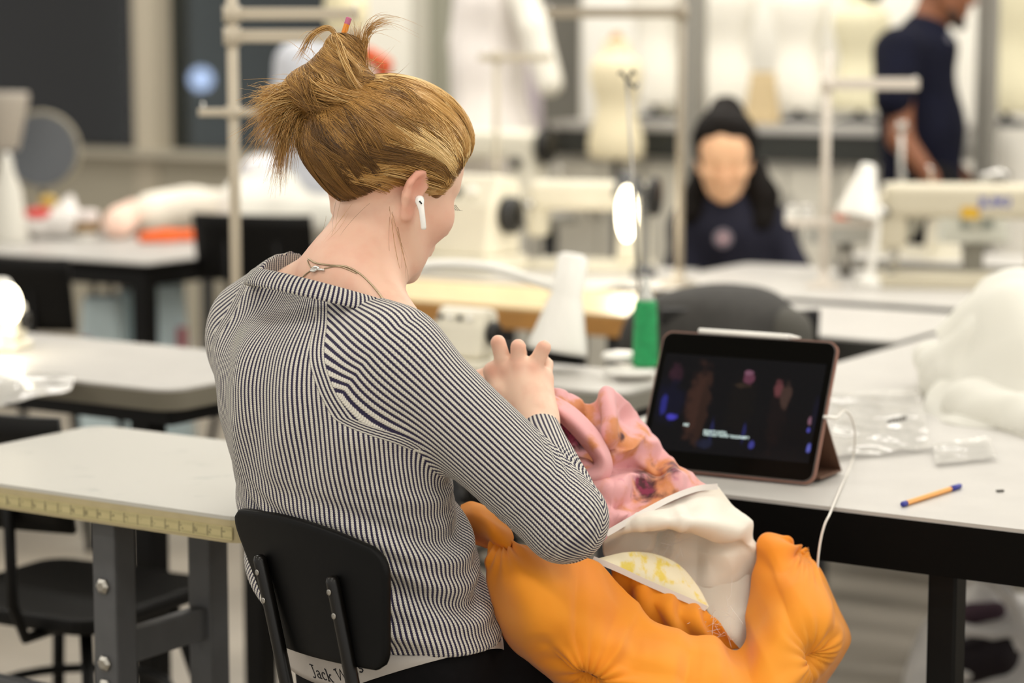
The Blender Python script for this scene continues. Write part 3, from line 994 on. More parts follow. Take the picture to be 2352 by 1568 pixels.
# tray with small glass and metal bits, orange spool
p = at(1960, 555, 6.3)
tr = thing('tool_tray', 'shallow grey tray below the white cone lamp shade', 'tray', (p[0] - 0.02, p[1], 0.74))
zz = p[2] - 0.74
b = MB(); slab(b, -0.13, -0.05, 0.15, 0.05, zz, zz + 0.05, 0.02); b.build('tray', mat('grey_tray', '#a9a8a2', 0.35, metal=0.4), tr)
b = MB(); b.cyl((0, 0, 0), (0, 0, zz), 0.02); b.build('stand', M_steel, tr, smooth=True)
for i, (px, col, lab) in enumerate(((1818, '#d6d4cc', 'small clear glass jar at the left end of the grey tray'), (1850, '#c8c6c0', 'small glass jar second from the left on the tray'), (1935, '#d85a2a', 'orange spool on the tray left of the white cone lamp shade'))):
    p = at(px, 540 if i < 2 else 480, 6.28)
    s_ = thing('jar' if i < 2 else 'spool', lab, 'jar' if i < 2 else 'spool', (p[0], p[1], 0.74 + zz + 0.05))
    b = MB(); b.lathe((0, 0, 0), [(0.018, 0), (0.02, 0.005), (0.02, 0.035), (0.014, 0.042)]); b.build('body', mat('jar_%d' % i, col, 0.15, spec=0.8), s_, smooth=True)
    b = MB(); b.lathe((0, 0, 0.042), [(0.016, 0), (0.016, 0.01), (0.01, 0.012)]); b.build('lid', M_chrome if i < 2 else M_white_pl, s_, smooth=True)

# counter along the back wall
cw = thing('worktop', 'long pale worktop with a dark front band along the back wall', 'worktop', PW + GA * wx(1480) - GB * 0.75, GRID)
Lc = wx(2330) - wx(1480)
b = MB(); b.box((Lc / 2, 0.3, 1.065), (Lc, 0.62, 0.03)); b.build('slab', M_white, cw)
b = MB(); b.box((Lc / 2, 0.02, 1.0), (Lc, 0.04, 0.1)); b.build('front_band', mat('grey_green_band', '#2c2e2a', 0.5), cw)
for i in range(4):
    c = thing('cabinet', ['white cabinet under the worktop at its left end', 'white cabinet under the worktop, second from its left end', 'white cabinet under the worktop beside the standing man', 'white cabinet under the worktop behind the standing man'][i], 'cabinet', PW + GA * (wx(1480) + Lc * i / 4) - GB * 0.72, GRID)
    w_ = Lc / 4 - 0.01
    b = MB(); b.box((w_ / 2, 0.3, 0.475), (w_, 0.55, 0.95)); b.build('body', M_wall, c)
    for s_ in (0, 1):
        b = MB(); b.box((w_ * (0.25 + 0.5 * s_), 0.015, 0.5), (w_ / 2 - 0.01, 0.02, 0.84)); d_ = b.build('door', mat('cabinet_door', '#dedacd', 0.5), c, bevel=0.003)
        b = MB(); b.tube([(w_ * (0.45 + 0.1 * s_), 0.005, 0.7), (w_ * (0.45 + 0.1 * s_), -0.02, 0.72), (w_ * (0.45 + 0.1 * s_), -0.02, 0.8), (w_ * (0.45 + 0.1 * s_), 0.005, 0.82)], 0.006); b.build('handle', M_steel, d_, smooth=True)

# dress forms and garments
M_linen = mat('white_linen', '#e9e5da', 0.85, vary=0.05, vscale=8)
M_pink_white = mat('pinkish_white_cotton', '#e6dfda', 0.85, vary=0.05, vscale=8)
def wall_at(px, py, off): return onwall(px, py, off)
M_calico = mat('cream_calico', '#d9d2b4', 0.8)
p = wall_at(1415, 250, 0.95)
dress_form('white dress form with a yellow edge left of the cream post', p, GRID, mat('yellow_white_calico', '#e5d9b8', 0.8), h0=0.95, h1=1.36, hip=0.11, sh=0.11)
for px, lab, h0, h1, mt_ in ((1505, 'white dress form under the long bent arm', 0.06, 0.62, M_linen), (1672, 'white dress form behind the seated person\'s hair', 0.06, 0.56, M_linen), (1835, 'white dress form left of the pale thread stand pole', 0.05, 0.54, M_linen),
                          (1975, 'cream dress form with a black cap behind the standing man', 0.05, 0.46, M_calico), (2312, 'cream dress form at the right edge behind the grey post', 0.05, 0.58, M_calico)):
    p = wall_at(px, 200, 0.40)
    df = dress_form(lab, p, GRID, mt_, h0=h0, h1=h1, hip=0.112, sh=0.118)
    df.location.z = 1.08; df.scale = (1, 1, 1)
    if 'black' in lab:
        b = MB(); b.ball((0.04, 0, 0.50), (0.055, 0.05, 0.05)); b.build('black_cap', M_blackpl, df, smooth=True)
p = wall_at(1752, 215, 0.62)
bg = thing('paper_bag', 'small tan paper bag on the worktop behind the seated person', 'bag', (p[0], p[1], 1.08), GRID)
b = MB(); b.box((0, 0, 0.09), (0.13, 0.08, 0.18), taper=0.7); b.build('bag', mat('tan_paper', '#cdb78f', 0.8, vary=0.1), bg, bevel=0.012)
b = MB(); b.box((0, 0, 0.185), (0.08, 0.05, 0.02)); b.build('folded_top', mat('tan_paper', '#cdb78f'), bg)
# white coat on a form, arms out
o = wall_at(1150, 200, 0.9); o[2] = 0
ct = thing('white_coat', 'long white coat with a loose sleeve hanging in front of the dark window', 'coat', o)
def W8(px, py, dy=0): q = wall_at(px, py, 0.9); return q + np.array([0, dy, 0])
pr = [rc(W8(1128, 0), 0.13, W8(1122, 150), 0.135, 0.05), rc(W8(1122, 150), 0.13, W8(1135, 330), 0.165, 0.05), rc(W8(1135, 330), 0.165, W8(1135, 372), 0.17, 0.05),
      rc(W8(1120, -60), 0.10, W8(1135, 0), 0.13, 0.05), rc(W8(1120, -110), 0.05, W8(1120, -80), 0.07, 0.05)]
pr = [dict(q, r0=q['r0'], r1=q['r1']) for q in pr]
blob('body', pr, 0.016, M_pink_white, ct, o, 2, disp=lambda V: 0.006 * np.sin(((V - o) @ GA) * 55) )
blob('sleeve', [rc(W8(1190, -30, -.06), 0.065, W8(1225, 60, -.06), 0.06, 0.02), rc(W8(1225, 60, -.06), 0.06, W8(1262, 190, -.06), 0.052, 0.02)], 0.012, M_linen, ct, o, 2)
blob('sleeve', [rc(W8(1078, -20, -.03), 0.06, W8(1068, 100, -.03), 0.06, 0.02), rc(W8(1068, 100, -.03), 0.06, W8(1066, 230, -.03), 0.05, 0.02)], 0.012, M_pink_white, ct, o, 2)
b = MB(o); b.cyl((o[0], o[1], 0), (o[0], o[1], 1.0), 0.018); b.build('stand_pole', M_dgrey, ct, smooth=True)
b = MB(o); b.lathe(o, [(0.2, 0), (0.2, 0.02), (0.03, 0.05)]); b.build('stand_base', M_dgrey, ct, smooth=True)
# mannequin with pale head behind the hair bun
o = at(740, 100, 7.6); o[2] = 0
mn = thing('mannequin', 'pale mannequin in a bluish white shirt behind the hair bun', 'mannequin', o)
Q = lambda px, py: at(px, py, 7.6)
blob('head', [el(Q(795, 22), (0.075, 0.08, 0.105)), rc(Q(793, 60), 0.05, Q(792, 90), 0.05, 0.03)], 0.012, mat('cream_plaster', '#e6dcb8', 0.6), mn, o)
blob('shirt', [rc(Q(680, 135), 0.06, Q(780, 140), 0.055, 0.05), rc(Q(735, 190), 0.11, Q(735, 420), 0.13, 0.06), rc(Q(675, 145), 0.06, Q(640, 300), 0.055, 0.03), rc(Q(790, 80), 0.045, Q(770, 150), 0.06, 0.03)], 0.016, mat('bluish_cotton', '#c9ccd4', 0.85), mn, o, disp=lambda V: 0.004 * sines(V, 3, 4, 25, 60))
blob('scarf', [rc(Q(845, 128), 0.03, Q(885, 150), 0.026, 0.02), rc(Q(885, 150), 0.026, Q(872, 190), 0.02)], 0.008, mat('orange_red_cloth', '#c9572f', 0.8), mn, o)
b = MB(o); b.cyl((o[0], o[1], 0), (o[0], o[1], 0.8), 0.02); b.build('pole', M_dgrey, mn, smooth=True)
b = MB(o); b.lathe(o, [(0.2, 0), (0.2, 0.02), (0.03, 0.05)]); b.build('base', M_dgrey, mn, smooth=True)
# lavender garments hanging beside the window
hg_ = wall_at(1225, 250, 0.3)
gr = thing('garment', 'narrow pale lilac garment hanging beside the white coat', 'garment', (hg_[0] - 0.02, hg_[1], 0))
blob('cloth', [rc((hg_[0], hg_[1], 1.42), 0.03, (hg_[0], hg_[1], 1.0), 0.045)], 0.01, mat('lilac_cloth', '#b9aeb4', 0.85), gr, (hg_[0] - 0.02, hg_[1], 0), 2)
b = MB(); b.cyl((0.02, 0, 0), (0.02, 0, 1.75), 0.01); b.build('stand_pole', M_steel, gr, smooth=True)
b = MB(); b.lathe((0.02, 0, 0), [(0.15, 0), (0.15, 0.02), (0.02, 0.04)]); b.build('stand_base', M_steel, gr, smooth=True)

# left side things on the far table
def onT4(px, py): return atz(px, py, 0.74)
def fabric(label, pts, r, col, seed, sq=0.55, name='folded_fabric', Y=None, amp=0.006, z=0.74):
    ps = [np.asarray(q, float) for q in pts]
    o = np.mean(ps, axis=0); o[2] = z
    pr = []
    for i in range(len(ps) - 1):
        pr.append(rc(ps[i], r, ps[i + 1], r, 0.03))
    pr.append(fn(lambda P_: z - P_[:, 2] + 0.0, (0, 0, 0), (0, 0, 0), op=0))
    ob = blob(name, pr, 0.012, mat('cloth_' + col.strip('#'), col, 0.85, vary=0.08, vscale=10), None, o, 2, disp=lambda V: amp * sines(V, seed, 5, 30, 90))
    ob.location = o
    return setp(ob, label, 'fabric')
def TP(px, py, h=0.0):
    q = onT4(px, py); q[2] += h
    return q
fabric('flat orange folded fabric on the far table', [TP(330, 558, 0.012), TP(450, 552, 0.012)], 0.028, '#f06a2c', 1)
fabric('pale peach fabric heap beside the orange fabric', [TP(268, 548, 0.05), TP(312, 530, 0.060)], 0.050, '#f8d6c4', 2)
fabric('cream fabric heap behind the orange fabric', [TP(345, 535, 0.07), TP(440, 530, 0.085), TP(510, 532, 0.085)], 0.062, '#fbf4e6', 3)
fabric('lilac white fabric heap at the back of the far table', [TP(360, 505, 0.05), TP(430, 500, 0.05)], 0.05, '#d9d3dc', 4)
fabric('big white fabric heap between the pole and the woman', [TP(575, 545, 0.10), TP(660, 545, 0.12), TP(735, 545, 0.10)], 0.105, '#faf8ee', 5)
fabric('white cotton heap on the right part of the far table', [TP(600, 500, 0.15), TP(700, 500, 0.14)], 0.085, '#e6e3e4', 6)
o = TP(115, 548)
pk = thing('snack_packet', 'crumpled white packet with red and yellow print on the far table', 'packet', o)
blob('wrapper', [rc(o + (-.05, 0, .05), 0.05, o + (.05, 0, .06), 0.055, 0.03), rc(o + (.05, 0, .06), 0.05, o + (.07, 0, .13), 0.02, 0.02)], 0.01, mat('white_wrapper', '#eae6e2', 0.35), pk, o, 1, disp=lambda V: 0.008 * sines(V, 9, 6, 40, 120))
b = MB(o); b.ball(o + np.array([-.03, -.035, .085]), (.05, .025, .02)); b.build('red_print', mat('red_print', '#d8403c', 0.5), pk, smooth=True)
b = MB(o); b.ball(o + np.array([.0, -.02, .125]), (.03, .02, .022)); b.build('yellow_print', mat('yellow_print', '#c2a04a', 0.5), pk, smooth=True)
o = TP(198, 548)
jr = thing('pot', 'white pot with a brown band beside the peach fabric', 'pot', o)
b = MB(); b.lathe((0, 0, 0), [(0.038, 0), (0.042, 0.004), (0.042, 0.022)]); b.build('base', M_white_pl, jr, smooth=True)
b = MB(); b.lathe((0, 0, 0.022), [(0.044, 0), (0.044, 0.032)]); b.build('brown_band', mat('brown_band', '#8a6a36', 0.5), jr, smooth=True)
b = MB(); b.lathe((0, 0, 0.054), [(0.043, 0), (0.043, 0.03), (0.036, 0.04)]); b.build('lid', mat('pinkish_white_plastic', '#e2d8d4', 0.4), jr, smooth=True)
o = TP(20, 555)
wc = thing('thread_cone', 'big white thread cone at the left edge of the far table', 'thread', o)
b = MB(); b.lathe((0, 0, 0), [(0.062, 0), (0.064, 0.01), (0.045, 0.17), (0.022, 0.235), (0.018, 0.27)]); b.build('thread', mat('white_thread', '#d9d6cc', 0.7), wc, smooth=True)
b = MB(); b.lathe((0, 0, 0.27), [(0.014, 0), (0.012, 0.02)]); b.build('cone_tip', M_white_pl, wc, smooth=True)
o = TP(10, 530)
tb = thing('lamp_stand', 'grey tapered lamp shade on a post above the white thread cone', 'lamp', o)
z0, z1 = at(30, 345, o[1])[2] - 0.74, at(30, 212, o[1])[2] - 0.74
b = MB(); b.cyl((0, 0.02, 0), (0, 0.02, z0), 0.012); b.build('post', M_grey, tb, smooth=True)
b = MB(); b.lathe((0.0, 0.02, z0), [(0.05, 0), (0.055, 0.01), (0.092, z1 - z0 - 0.02), (0.09, z1 - z0)]); b.build('shade', mat('warm_grey_plastic', '#a79f93', 0.5), tb, smooth=True)
o = TP(70, 520)
rp = thing('round_panel', 'round grey disc with a pale rim behind the tapered lamp shade', 'disc', o)
c = at(95, 345, o[1] + 0.03); rad = 92 / FPX * o[1]
b = MB(o); b.cyl((c[0], c[1] + 0.01, 0.74), (c[0], c[1] + 0.01, c[2]), 0.01); b.build('stand', M_grey, rp, smooth=True)
b = MB(o); b.lathe(c, [(rad * 0.9, 0.0), (rad * 0.9, 0.012)], 48, axis=(0, -1, 0)); b.build('disc', mat('blue_grey_disc', '#5d6166', 0.5), rp, smooth=False)
b = MB(o); b.tube([c + np.array([math.cos(a), 0, math.sin(a)]) * rad * 0.93 for a in np.linspace(0, 2 * math.pi, 49)], rad * 0.07, 10); b.build('rim', mat('rim_grey', '#98917f', 0.5), rp, smooth=True)
# chairs
p = at(70, 660, 6.15)
stool('black chair with wide backrest in front of the far table', (p[0], p[1] + 0.2), -0.25, 0.45)
p = at(75, 1000, 3.85)
stool('black chair with foot ring standing behind the tape measure table', (p[0] + 0.02, p[1] + 0.2), -0.5, 0.40)
p = at(1655, 745, 5.0)
stool('black chair behind the backpack, tucked under the small white table', (p[0], p[1] + 0.2), 0.1, 0.44)
p = at(640, 600, 6.75)
stool('black chair half hidden behind the woman\'s shoulder', (p[0], p[1] + 0.2), -0.3, 0.52)
p = at(1000, 560, 6.9)
stool('black chair under the window seen past the woman\'s chin', (p[0], p[1] + 0.2), -0.3, 0.60)
p = at(1262, 900, 4.98)
stool('low black chair between the white cone lamp and the wooden edged table', (p[0], p[1] + 0.2), -0.45, 0.37)
# backpack over the chair behind the tablet
o = at(1640, 770, 4.92)
bp_ = thing('backpack', 'dark grey backpack behind the tablet', 'backpack', (o[0], o[1], 0.30))
Qb = lambda px, py: at(px, py, 4.92)
M_pack = mat('charcoal_fabric', '#34322f', 0.8, vary=0.2, vscale=40)
blob('body', [rc(Qb(1530, 770), 0.09, Qb(1740, 765), 0.095, 0.05), rc(Qb(1490, 830), 0.06, Qb(1800, 830), 0.07, 0.06), rc(Qb(1640, 800), 0.13, (o[0], o[1], 0.45), 0.14, 0.08)], 0.014, M_pack, bp_, (o[0], o[1], 0.30), 2, disp=lambda V: 0.006 * sines(V, 5, 5, 20, 60))
blob('front_pocket', [rc(Qb(1800, 760) - (0, 0.05, 0), 0.06, Qb(1790, 820) - (0, 0.05, 0), 0.075, 0.03)], 0.012, mat('grey_pack_fabric', '#4c4a44', 0.85), bp_, (o[0], o[1], 0.30), 2)
b = MB((o[0], o[1], 0.30)); b.box(Qb(1600, 715) - np.array([0, 0.09, 0]), (0.17, 0.012, 0.035)); b.build('strap', M_blackpl, bp_, bevel=0.004)
# bags below the far table
lowp = gxy(C4, 1.35, 0.5)
for i, (px, w_, h_, lab, stripe) in enumerate(((235, 0.11, 0.60, 'pale blue shopping bag with red print below the far table, left of its leg', 1), (385, 0.10, 0.63, 'pale blue white shopping bag below the far table, right of its leg', 1), (292, 0.05, 0.60, 'narrow white shopping bag behind the leg of the far table', 0))):
    o = at(px, 700, 7.1 + 0.1 * i); o[2] = 0
    bgx = thing('shopping_bag', lab, 'bag', o)
    b = MB(); b.box((0, 0, h_ / 2), (w_ * 1.7, 0.14, h_), taper=0.62); b.build('bag', mat('pale_blue_plastic', '#d9edf2', 0.4, vary=0.06, vscale=12), bgx, bevel=0.02, seg=3)
    for sy in (-1, 1):
        b = MB(); b.tube([(-w_ * 0.25, sy * 0.03, h_ - 0.01), (-w_ * 0.2, sy * 0.035, h_ + 0.06), (w_ * 0.2, sy * 0.035, h_ + 0.06), (w_ * 0.25, sy * 0.03, h_ - 0.01)], 0.005, 8); b.build('handle', mat('grey_cord', '#7d7a74', 0.7), bgx, smooth=True)
    if stripe:
        b = MB(); b.box((w_ * (-0.4 if i == 0 else 0.55), -0.068, h_ * 0.72), (0.03, 0.012, 0.08)); b.build('red_print', mat('faded_red', '#b86a72', 0.6), bgx)
# plastic sheet over the edge of the white sewing table
o = atz(90, 905, 0.74)
pb = thing('plastic_sheet', 'glossy clear plastic sheet hanging over the edge of the white sewing table', 'plastic sheet', o)
patch('sheet', [[(-60, 842, 4.40), (40, 846, 4.38), (120, 852, 4.35), (175, 862, 4.30)], [(-60, 858, 4.30), (40, 862, 4.28), (115, 870, 4.24), (168, 882, 4.17)], [(-60, 878, 4.26), (20, 884, 4.22), (85, 892, 4.16), (150, 896, 4.12)], [(-60, 940, 4.24), (-10, 935, 4.20), (35, 925, 4.13), (75, 912, 4.10)]],
      40, 30, mat('milky_film', '#e9e7e2', 0.12, alpha=0.6, spec=0.9), pb, o, disp=lambda u, v, P_: 0.006 * sines(P_, 8, 6, 30, 110), solid=0.001)
# ------------------------------------------------------------------ people
def skin_mat(name, base, red, sss=0.12):
    m = bpy.data.materials.new(name)
    m.use_nodes = True
    t = NT(m)
    a = t.attr('flush_shade').outputs['Fac']
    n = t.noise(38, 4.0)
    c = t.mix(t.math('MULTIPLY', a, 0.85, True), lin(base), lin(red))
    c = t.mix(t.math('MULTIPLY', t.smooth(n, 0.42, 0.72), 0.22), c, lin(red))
    t.l(c, t.b.inputs['Base Color'])
    t.b.inputs['Roughness'].default_value = 0.5
    t.b.inputs['Specular IOR Level'].default_value = 0.35
    t.b.inputs['Subsurface Weight'].default_value = sss
    t.b.inputs['Subsurface Radius'].default_value = (0.010, 0.0035, 0.002)
    t.b.inputs['Subsurface Scale'].default_value = 0.6
    t.bump(t.noise(420, 2.0), 0.08, 0.0004)
    return m

class Head:
    def __init__(s, O, yaw, pitch, sc=0.95, roll=0.0):
        s.O, s.s = np.asarray(O, float), sc
        y, p = math.radians(yaw), math.radians(pitch)
        s.f = np.array([math.sin(y) * math.cos(p), math.cos(y) * math.cos(p), -math.sin(p)])
        s.r = np.array([math.cos(y), -math.sin(y), 0])
        s.u = np.cross(s.r, s.f)
        if roll:
            c, d = math.cos(math.radians(roll)), math.sin(math.radians(roll))
            s.r, s.u = s.r * c - s.u * d, s.u * c + s.r * d
        s.B = np.stack([s.f, s.r, s.u])
    def W(s, a, b, c):
        return s.O + s.s * (a * s.f + b * s.r + c * s.u)
    def L(s, P):
        return ((P - s.O) @ s.B.T) / s.s
    def E(s, c, r, k=0.01, op=1):
        return el(s.W(*c), np.array(r) * s.s, s.B, k, op)
    def C(s, p0, r0, p1, r1, k=0.01, op=1):
        return rc(s.W(*p0), r0 * s.s, s.W(*p1), r1 * s.s, k, op)
    def skull(s):
        return [s.E((-.008, 0, .028), (.098, .075, .086), .02), s.E((.03, 0, .02), (.064, .066, .075), .02)]
    def prims(s, ears=True):
        q = s.skull()
        q += [s.E((.036, 0, -.045), (.058, .057, .076), .02), s.E((.048, 0, -.086), (.042, .042, .032), .02),
              s.C((.078, -.008, -.108), .015, (.078, .008, -.108), .015, .015)]
        for k in (-1, 1):
            q += [s.C((.0, k * .056, -.055), .018, (.055, k * .028, -.100), .016, .02),
                  s.E((.060, k * .037, -.033), (.032, .026, .028), .02),
                  s.C((.083, k * .012, .014), .010, (.066, k * .048, .012), .009, .012)]
        q += [s.C((.094, 0, .004), .008, (.113, 0, -.032), .0105, .012), s.C((.100, -.010, -.036), .008, (.100, .010, -.036), .008, .006)]
        for k in (-1, 1):
            q += [s.E((.094, k * .031, -.003), (.016, .018, .012), .010, -1), s.E((.076, k * .031, -.003), (.0125, .0135, .0115), .003)]
        q += [s.C((.094, -.014, -.062), .0065, (.094, .014, -.062), .0065, .006), s.C((.093, -.012, -.072), .0075, (.093, .012, -.072), .0075, .006)]
        if ears:
            for k in (-1, 1):
                q += [s.E((-.013, k * .0765, -.027), (.0165, .006, .028), .006), s.E((-.008, k * .0745, -.057), (.009, .0065, .010), .006)]
                arc = [(.002, .072, -.026), (.004, .074, -.012), (-.002, .077, -.002), (-.012, .081, .001), (-.022, .084, -.006), (-.028, .084, -.020), (-.024, .081, -.038), (-.014, .076, -.054)]
                for i in range(len(arc) - 1):
                    a, b = arc[i], arc[i + 1]
                    q.append(s.C((a[0], k * a[1], a[2]), .0048, (b[0], k * b[1], b[2]), .0048, .003))
                q.append(s.E((-.008, k * .0835, -.024), (.010, .007, .014), .004, -1))
        return q

def flush_shade_attr(me, V, spots):
    f = np.zeros(len(V))
    for c, r, w in spots:
        f = np.maximum(f, w * np.exp(-(np.linalg.norm(V - np.asarray(c), axis=1) / r) ** 2))
    put_attr(me, 'flush_shade', f)

# =============================== the woman in the striped sweater
TYAW = math.radians(52)
FT = np.array([math.sin(TYAW), math.cos(TYAW), 0]); RT = np.array([math.cos(TYAW), -math.sin(TYAW), 0])
WO = np.array([-0.16, 2.90, 0.0])                       # her root, on the floor under the seat
woman = thing('person', 'person with messy blond bun and white earbud in a navy and white ribbed sweater', 'person', WO)
HD = Head(at(897, 400, 2.90), 49, 26, 0.965)

# torso, from the outline at several heights: (row, left, right, distance)
rows = [(640, 660, 860, 2.88), (700, 610, 925, 2.865), (770, 520, 985, 2.85), (850, 490, 1012, 2.845), (950, 490, 1030, 2.845), (1050, 510, 1036, 2.85), (1150, 538, 1058, 2.86),
        (1250, 556, 1098, 2.87), (1350, 576, 1134, 2.875), (1450, 602, 1168, 2.88), (1530, 640, 1165, 2.88), (1620, 650, 1150, 2.88)]
TZ, TC, TW = [], [], []
for (y, l, r_, Y) in rows:
    c = at((l + r_) / 2, y, Y)
    TZ.append(c[2]); TC.append(c[:2]); TW.append((r_ - l) / 2 / FPX * Y)
TZ, TC, TW = np.array(TZ)[::-1], np.array(TC)[::-1], np.array(TW)[::-1]
_z = np.linspace(TZ[0], TZ[-1], 120)
def sm(y): 
    k = np.ones(9) / 9
    q = np.interp(_z, TZ, y)
    return np.convolve(np.pad(q, 4, mode='edge'), k, 'valid')
_cx, _cy, _w = sm(TC[:, 0]), sm(TC[:, 1]), sm(TW)
RAT = 0.70                                              # depth of the trunk against its width
_a = _w / math.sqrt(math.cos(TYAW) ** 2 + (RAT * math.sin(TYAW)) ** 2)
def trunk(P):
    z = P[:, 2]
    return np.stack([np.interp(z, _z, _cx), np.interp(z, _z, _cy)], 1), np.interp(z, _z, _a)
def trunk_rf(P):
    c, a = trunk(P)
    d = P[:, :2] - c
    return d @ RT[:2], d @ FT[:2], a
def trunk_sdf(inset, zlo, zhi):
    def f(P):
        r, g, a = trunk_rf(P)
        a = a - inset
        b = a * RAT
        k0 = np.sqrt((r / a) ** 2 + (g / b) ** 2)
        k1 = np.sqrt((r / a ** 2) ** 2 + (g / b ** 2) ** 2)
        d = k0 * (k0 - 1) / np.maximum(k1, 1e-6)
        return np.maximum(np.maximum(d, P[:, 2] - zhi), zlo - P[:, 2])
    return f
TLO = np.array([-0.50, 2.55, 0.5]); THI = np.array([0.12, 3.15, 1.13])

# arms: neck side, shoulder, elbow, wrist
RS, RE, RW = at(905, 826, 2.745), at(1297, 1192, 2.73), at(1238, 985, 2.93)
RN = at(800, 735, 2.82)
LS, LE, LW = at(606, 790, 2.965), at(830, 1060, 3.22), at(1040, 935, 3.07)
LN = at(650, 702, 2.92)
HEM, NECKZ = 0.634, 1.070
CC = at(757, 655, 2.852)
def neck_cut(P):
    r, g, a = trunk_rf(P)
    return P[:, 2] - (NECKZ - 0.30 * (g + 0.02) - 0.02 * np.abs(r) + 0.05 * np.maximum(0, -r))
def neck_hole(P):
    q = P[:, :2] - CC[:2]
    rho = np.hypot((q @ RT[:2]) / 0.103, (q @ FT[:2]) / 0.098)
    return np.minimum(neck_cut(P), (1.0 - rho) * 0.1)

def arm_prims(n, s, e, w, r, k=0.03):
    return [rc(n, r[0], s, r[1], 0.04), rc(s, r[1], e, r[2], k), rc(e, r[2], w, r[3], 0.012)]
SW_ARM_R = arm_prims(RN, RS, RE, RW, (.050, .0615, .0530, .0275))
SW_ARM_L = arm_prims(LN, LS, LE, LW, (.050, .059, .052, .030))
SW_ARM_L[0]['k'] = SW_ARM_L[1]['k'] = .055
sweater_prims = [fn(trunk_sdf(0.0, HEM, 1.12), TLO, THI, 0.045)] + SW_ARM_R + SW_ARM_L + [rc(at(650, 690, 2.93), .044, at(576, 733, 2.965), .046, .04), fn(neck_hole, TLO, THI, op=0)]

V, Q = surface(sweater_prims, 0.0042, np.array([-0.52, 2.55, HEM - 0.02]), np.array([0.16, 3.36, 1.14]))
V = relax(V, Q, 2)

def arm_coords(P, pts):
    "angle around a bent arm and the length along it, continuous over its joints"
    pts = [np.asarray(p) for p in pts]
    es = [nrm(pts[i + 1] - pts[i]) for i in range(3)]
    x, y, _ = frame_of(es[0])
    fr = [(x, y)]
    for i in (1, 2):
        k = np.cross(es[i - 1], es[i]); s = np.linalg.norm(k)
        k = k / s; ang = math.atan2(s, es[i - 1] @ es[i])
        R = np.array(Matrix.Rotation(ang, 3, Vector(k)))
        fr.append((R @ fr[-1][0], R @ fr[-1][1]))
    vd = np.array([0.25, -1.0, 0.25])
    a0 = math.atan2(vd @ fr[2][0], vd @ fr[2][1])
    ca, sa = math.cos(a0), math.sin(a0)
    fr = [(q[0] * ca - q[1] * sa, q[0] * sa + q[1] * ca) for q in fr]
    seg = np.where((P - pts[1]) @ (es[0] + es[1]) < 0, 0, np.where((P - pts[2]) @ (es[1] + es[2]) < 0, 1, 2))
    L = [0, np.linalg.norm(pts[1] - pts[0]), np.linalg.norm(pts[1] - pts[0]) + np.linalg.norm(pts[2] - pts[1])]
    out = np.zeros((len(P), 3))
    for i in range(3):
        m_ = seg == i
        d = P[m_] - pts[i]
        cx_, cy_ = d @ fr[i][0], d @ fr[i][1]
        rr = np.maximum(1e-6, np.hypot(cx_, cy_))
        l_ = L[i] + d @ es[i]
        for j, sg in ((i, 1.0), (i + 1, -1.0)):            # even out the length where two segments meet
            if 1 <= j <= 2:
                bp = nrm(es[j - 1] - es[j]); tn = (bp @ es[j - 1])
                q_ = P[m_] - pts[j]
                l_ = l_ + sg * (q_ @ bp) * tn * np.exp(-((q_ @ nrm(es[j - 1] + es[j])) / .05) ** 2)
        out[m_] = np.stack([cx_ / rr, cy_ / rr, l_], 1)
    return out
def sweater_fields(P):
    r, g, a = trunk_rf(P)
    z = P[:, 2]
    dt = prim_d(sweater_prims[0], P)
    res = []
    for sgn, arm in ((1, SW_ARM_R), (-1, SW_ARM_L)):
        rs = np.interp(z, [0.86, 0.90, 0.93, 0.98, 1.03, 1.07], [0.19, 0.155, 0.138, 0.112, 0.082, 0.058])
        up = (sgn * r - rs - (0.0 if sgn > 0 else 0.03)) * 0.8
        da = np.minimum(prim_d(arm[1], P), prim_d(arm[2], P))
        low = np.clip(dt - da, -0.2, 0.2) * 0.7
        w = np.clip((z - 0.885) / 0.05, 0, 1)
        res.append(low * (1 - w) + up * w)
    return r, g, a, res[0], res[1]
# drape: diagonal folds around the waist, softer ones on the back, creases at the elbow
N_ = normals(V, Q)
r, g, a, sR, sL = sweater_fields(V)
wt = np.clip((0.86 - V[:, 2]) / 0.12, 0, 1) * np.clip((V[:, 2] - HEM) / 0.03, 0.25, 1) * np.clip(-sR / 0.02, 0, 1)
lat = V @ np.array([0.8, -0.6, 0])
sfold = lat * 0.46 + V[:, 2] * 0.89
wob = 0.9 * np.sin(lat * 16 + 1.0) + 0.6 * np.sin(lat * 31 + V[:, 2] * 20)
fold = np.sin(sfold * 80 + wob) * (0.6 + 0.4 * np.sin(lat * 22 + 2)) + 0.5 * np.sin(sfold * 190 + 2 * wob)
disp = wt * 0.0088 * fold
bk = np.clip((V[:, 2] - 0.82) / 0.08, 0, 1) * np.clip((1.04 - V[:, 2]) / 0.05, 0, 1) * np.clip(-sR / 0.02, 0, 1)
disp += bk * 0.0030 * np.sin(lat * 70 + 1.5 * np.sin(V[:, 2] * 18) + 0.6) * np.clip((lat + 0.05) * 0 + 1, 0, 1)
ac = arm_coords(V, (RN, RS, RE, RW))
Lel = np.linalg.norm(RS - RN) + np.linalg.norm(RE - RS)
we = np.clip(sR / 0.01, 0, 1) * np.exp(-((ac[:, 2] - Lel - 0.01) / 0.06) ** 2)
inner = np.clip(((V - RE) @ nrm((RS + RW) / 2 - RE)) / 0.05, 0, 1)
disp += we * inner * 0.0028 * np.sin(ac[:, 2] * 330 + 3 * ac[:, 0])
disp += np.clip(sR / 0.01, 0, 1) * 0.0016 * sines(V, 21, 5, 30, 80)
V = V + N_ * disp[:, None]
me = np_mesh('sweater', V - WO, Q)
tc = np.stack([r / np.maximum(a, .05), g / np.maximum(a * 0.75, .05), V[:, 2]], 1)
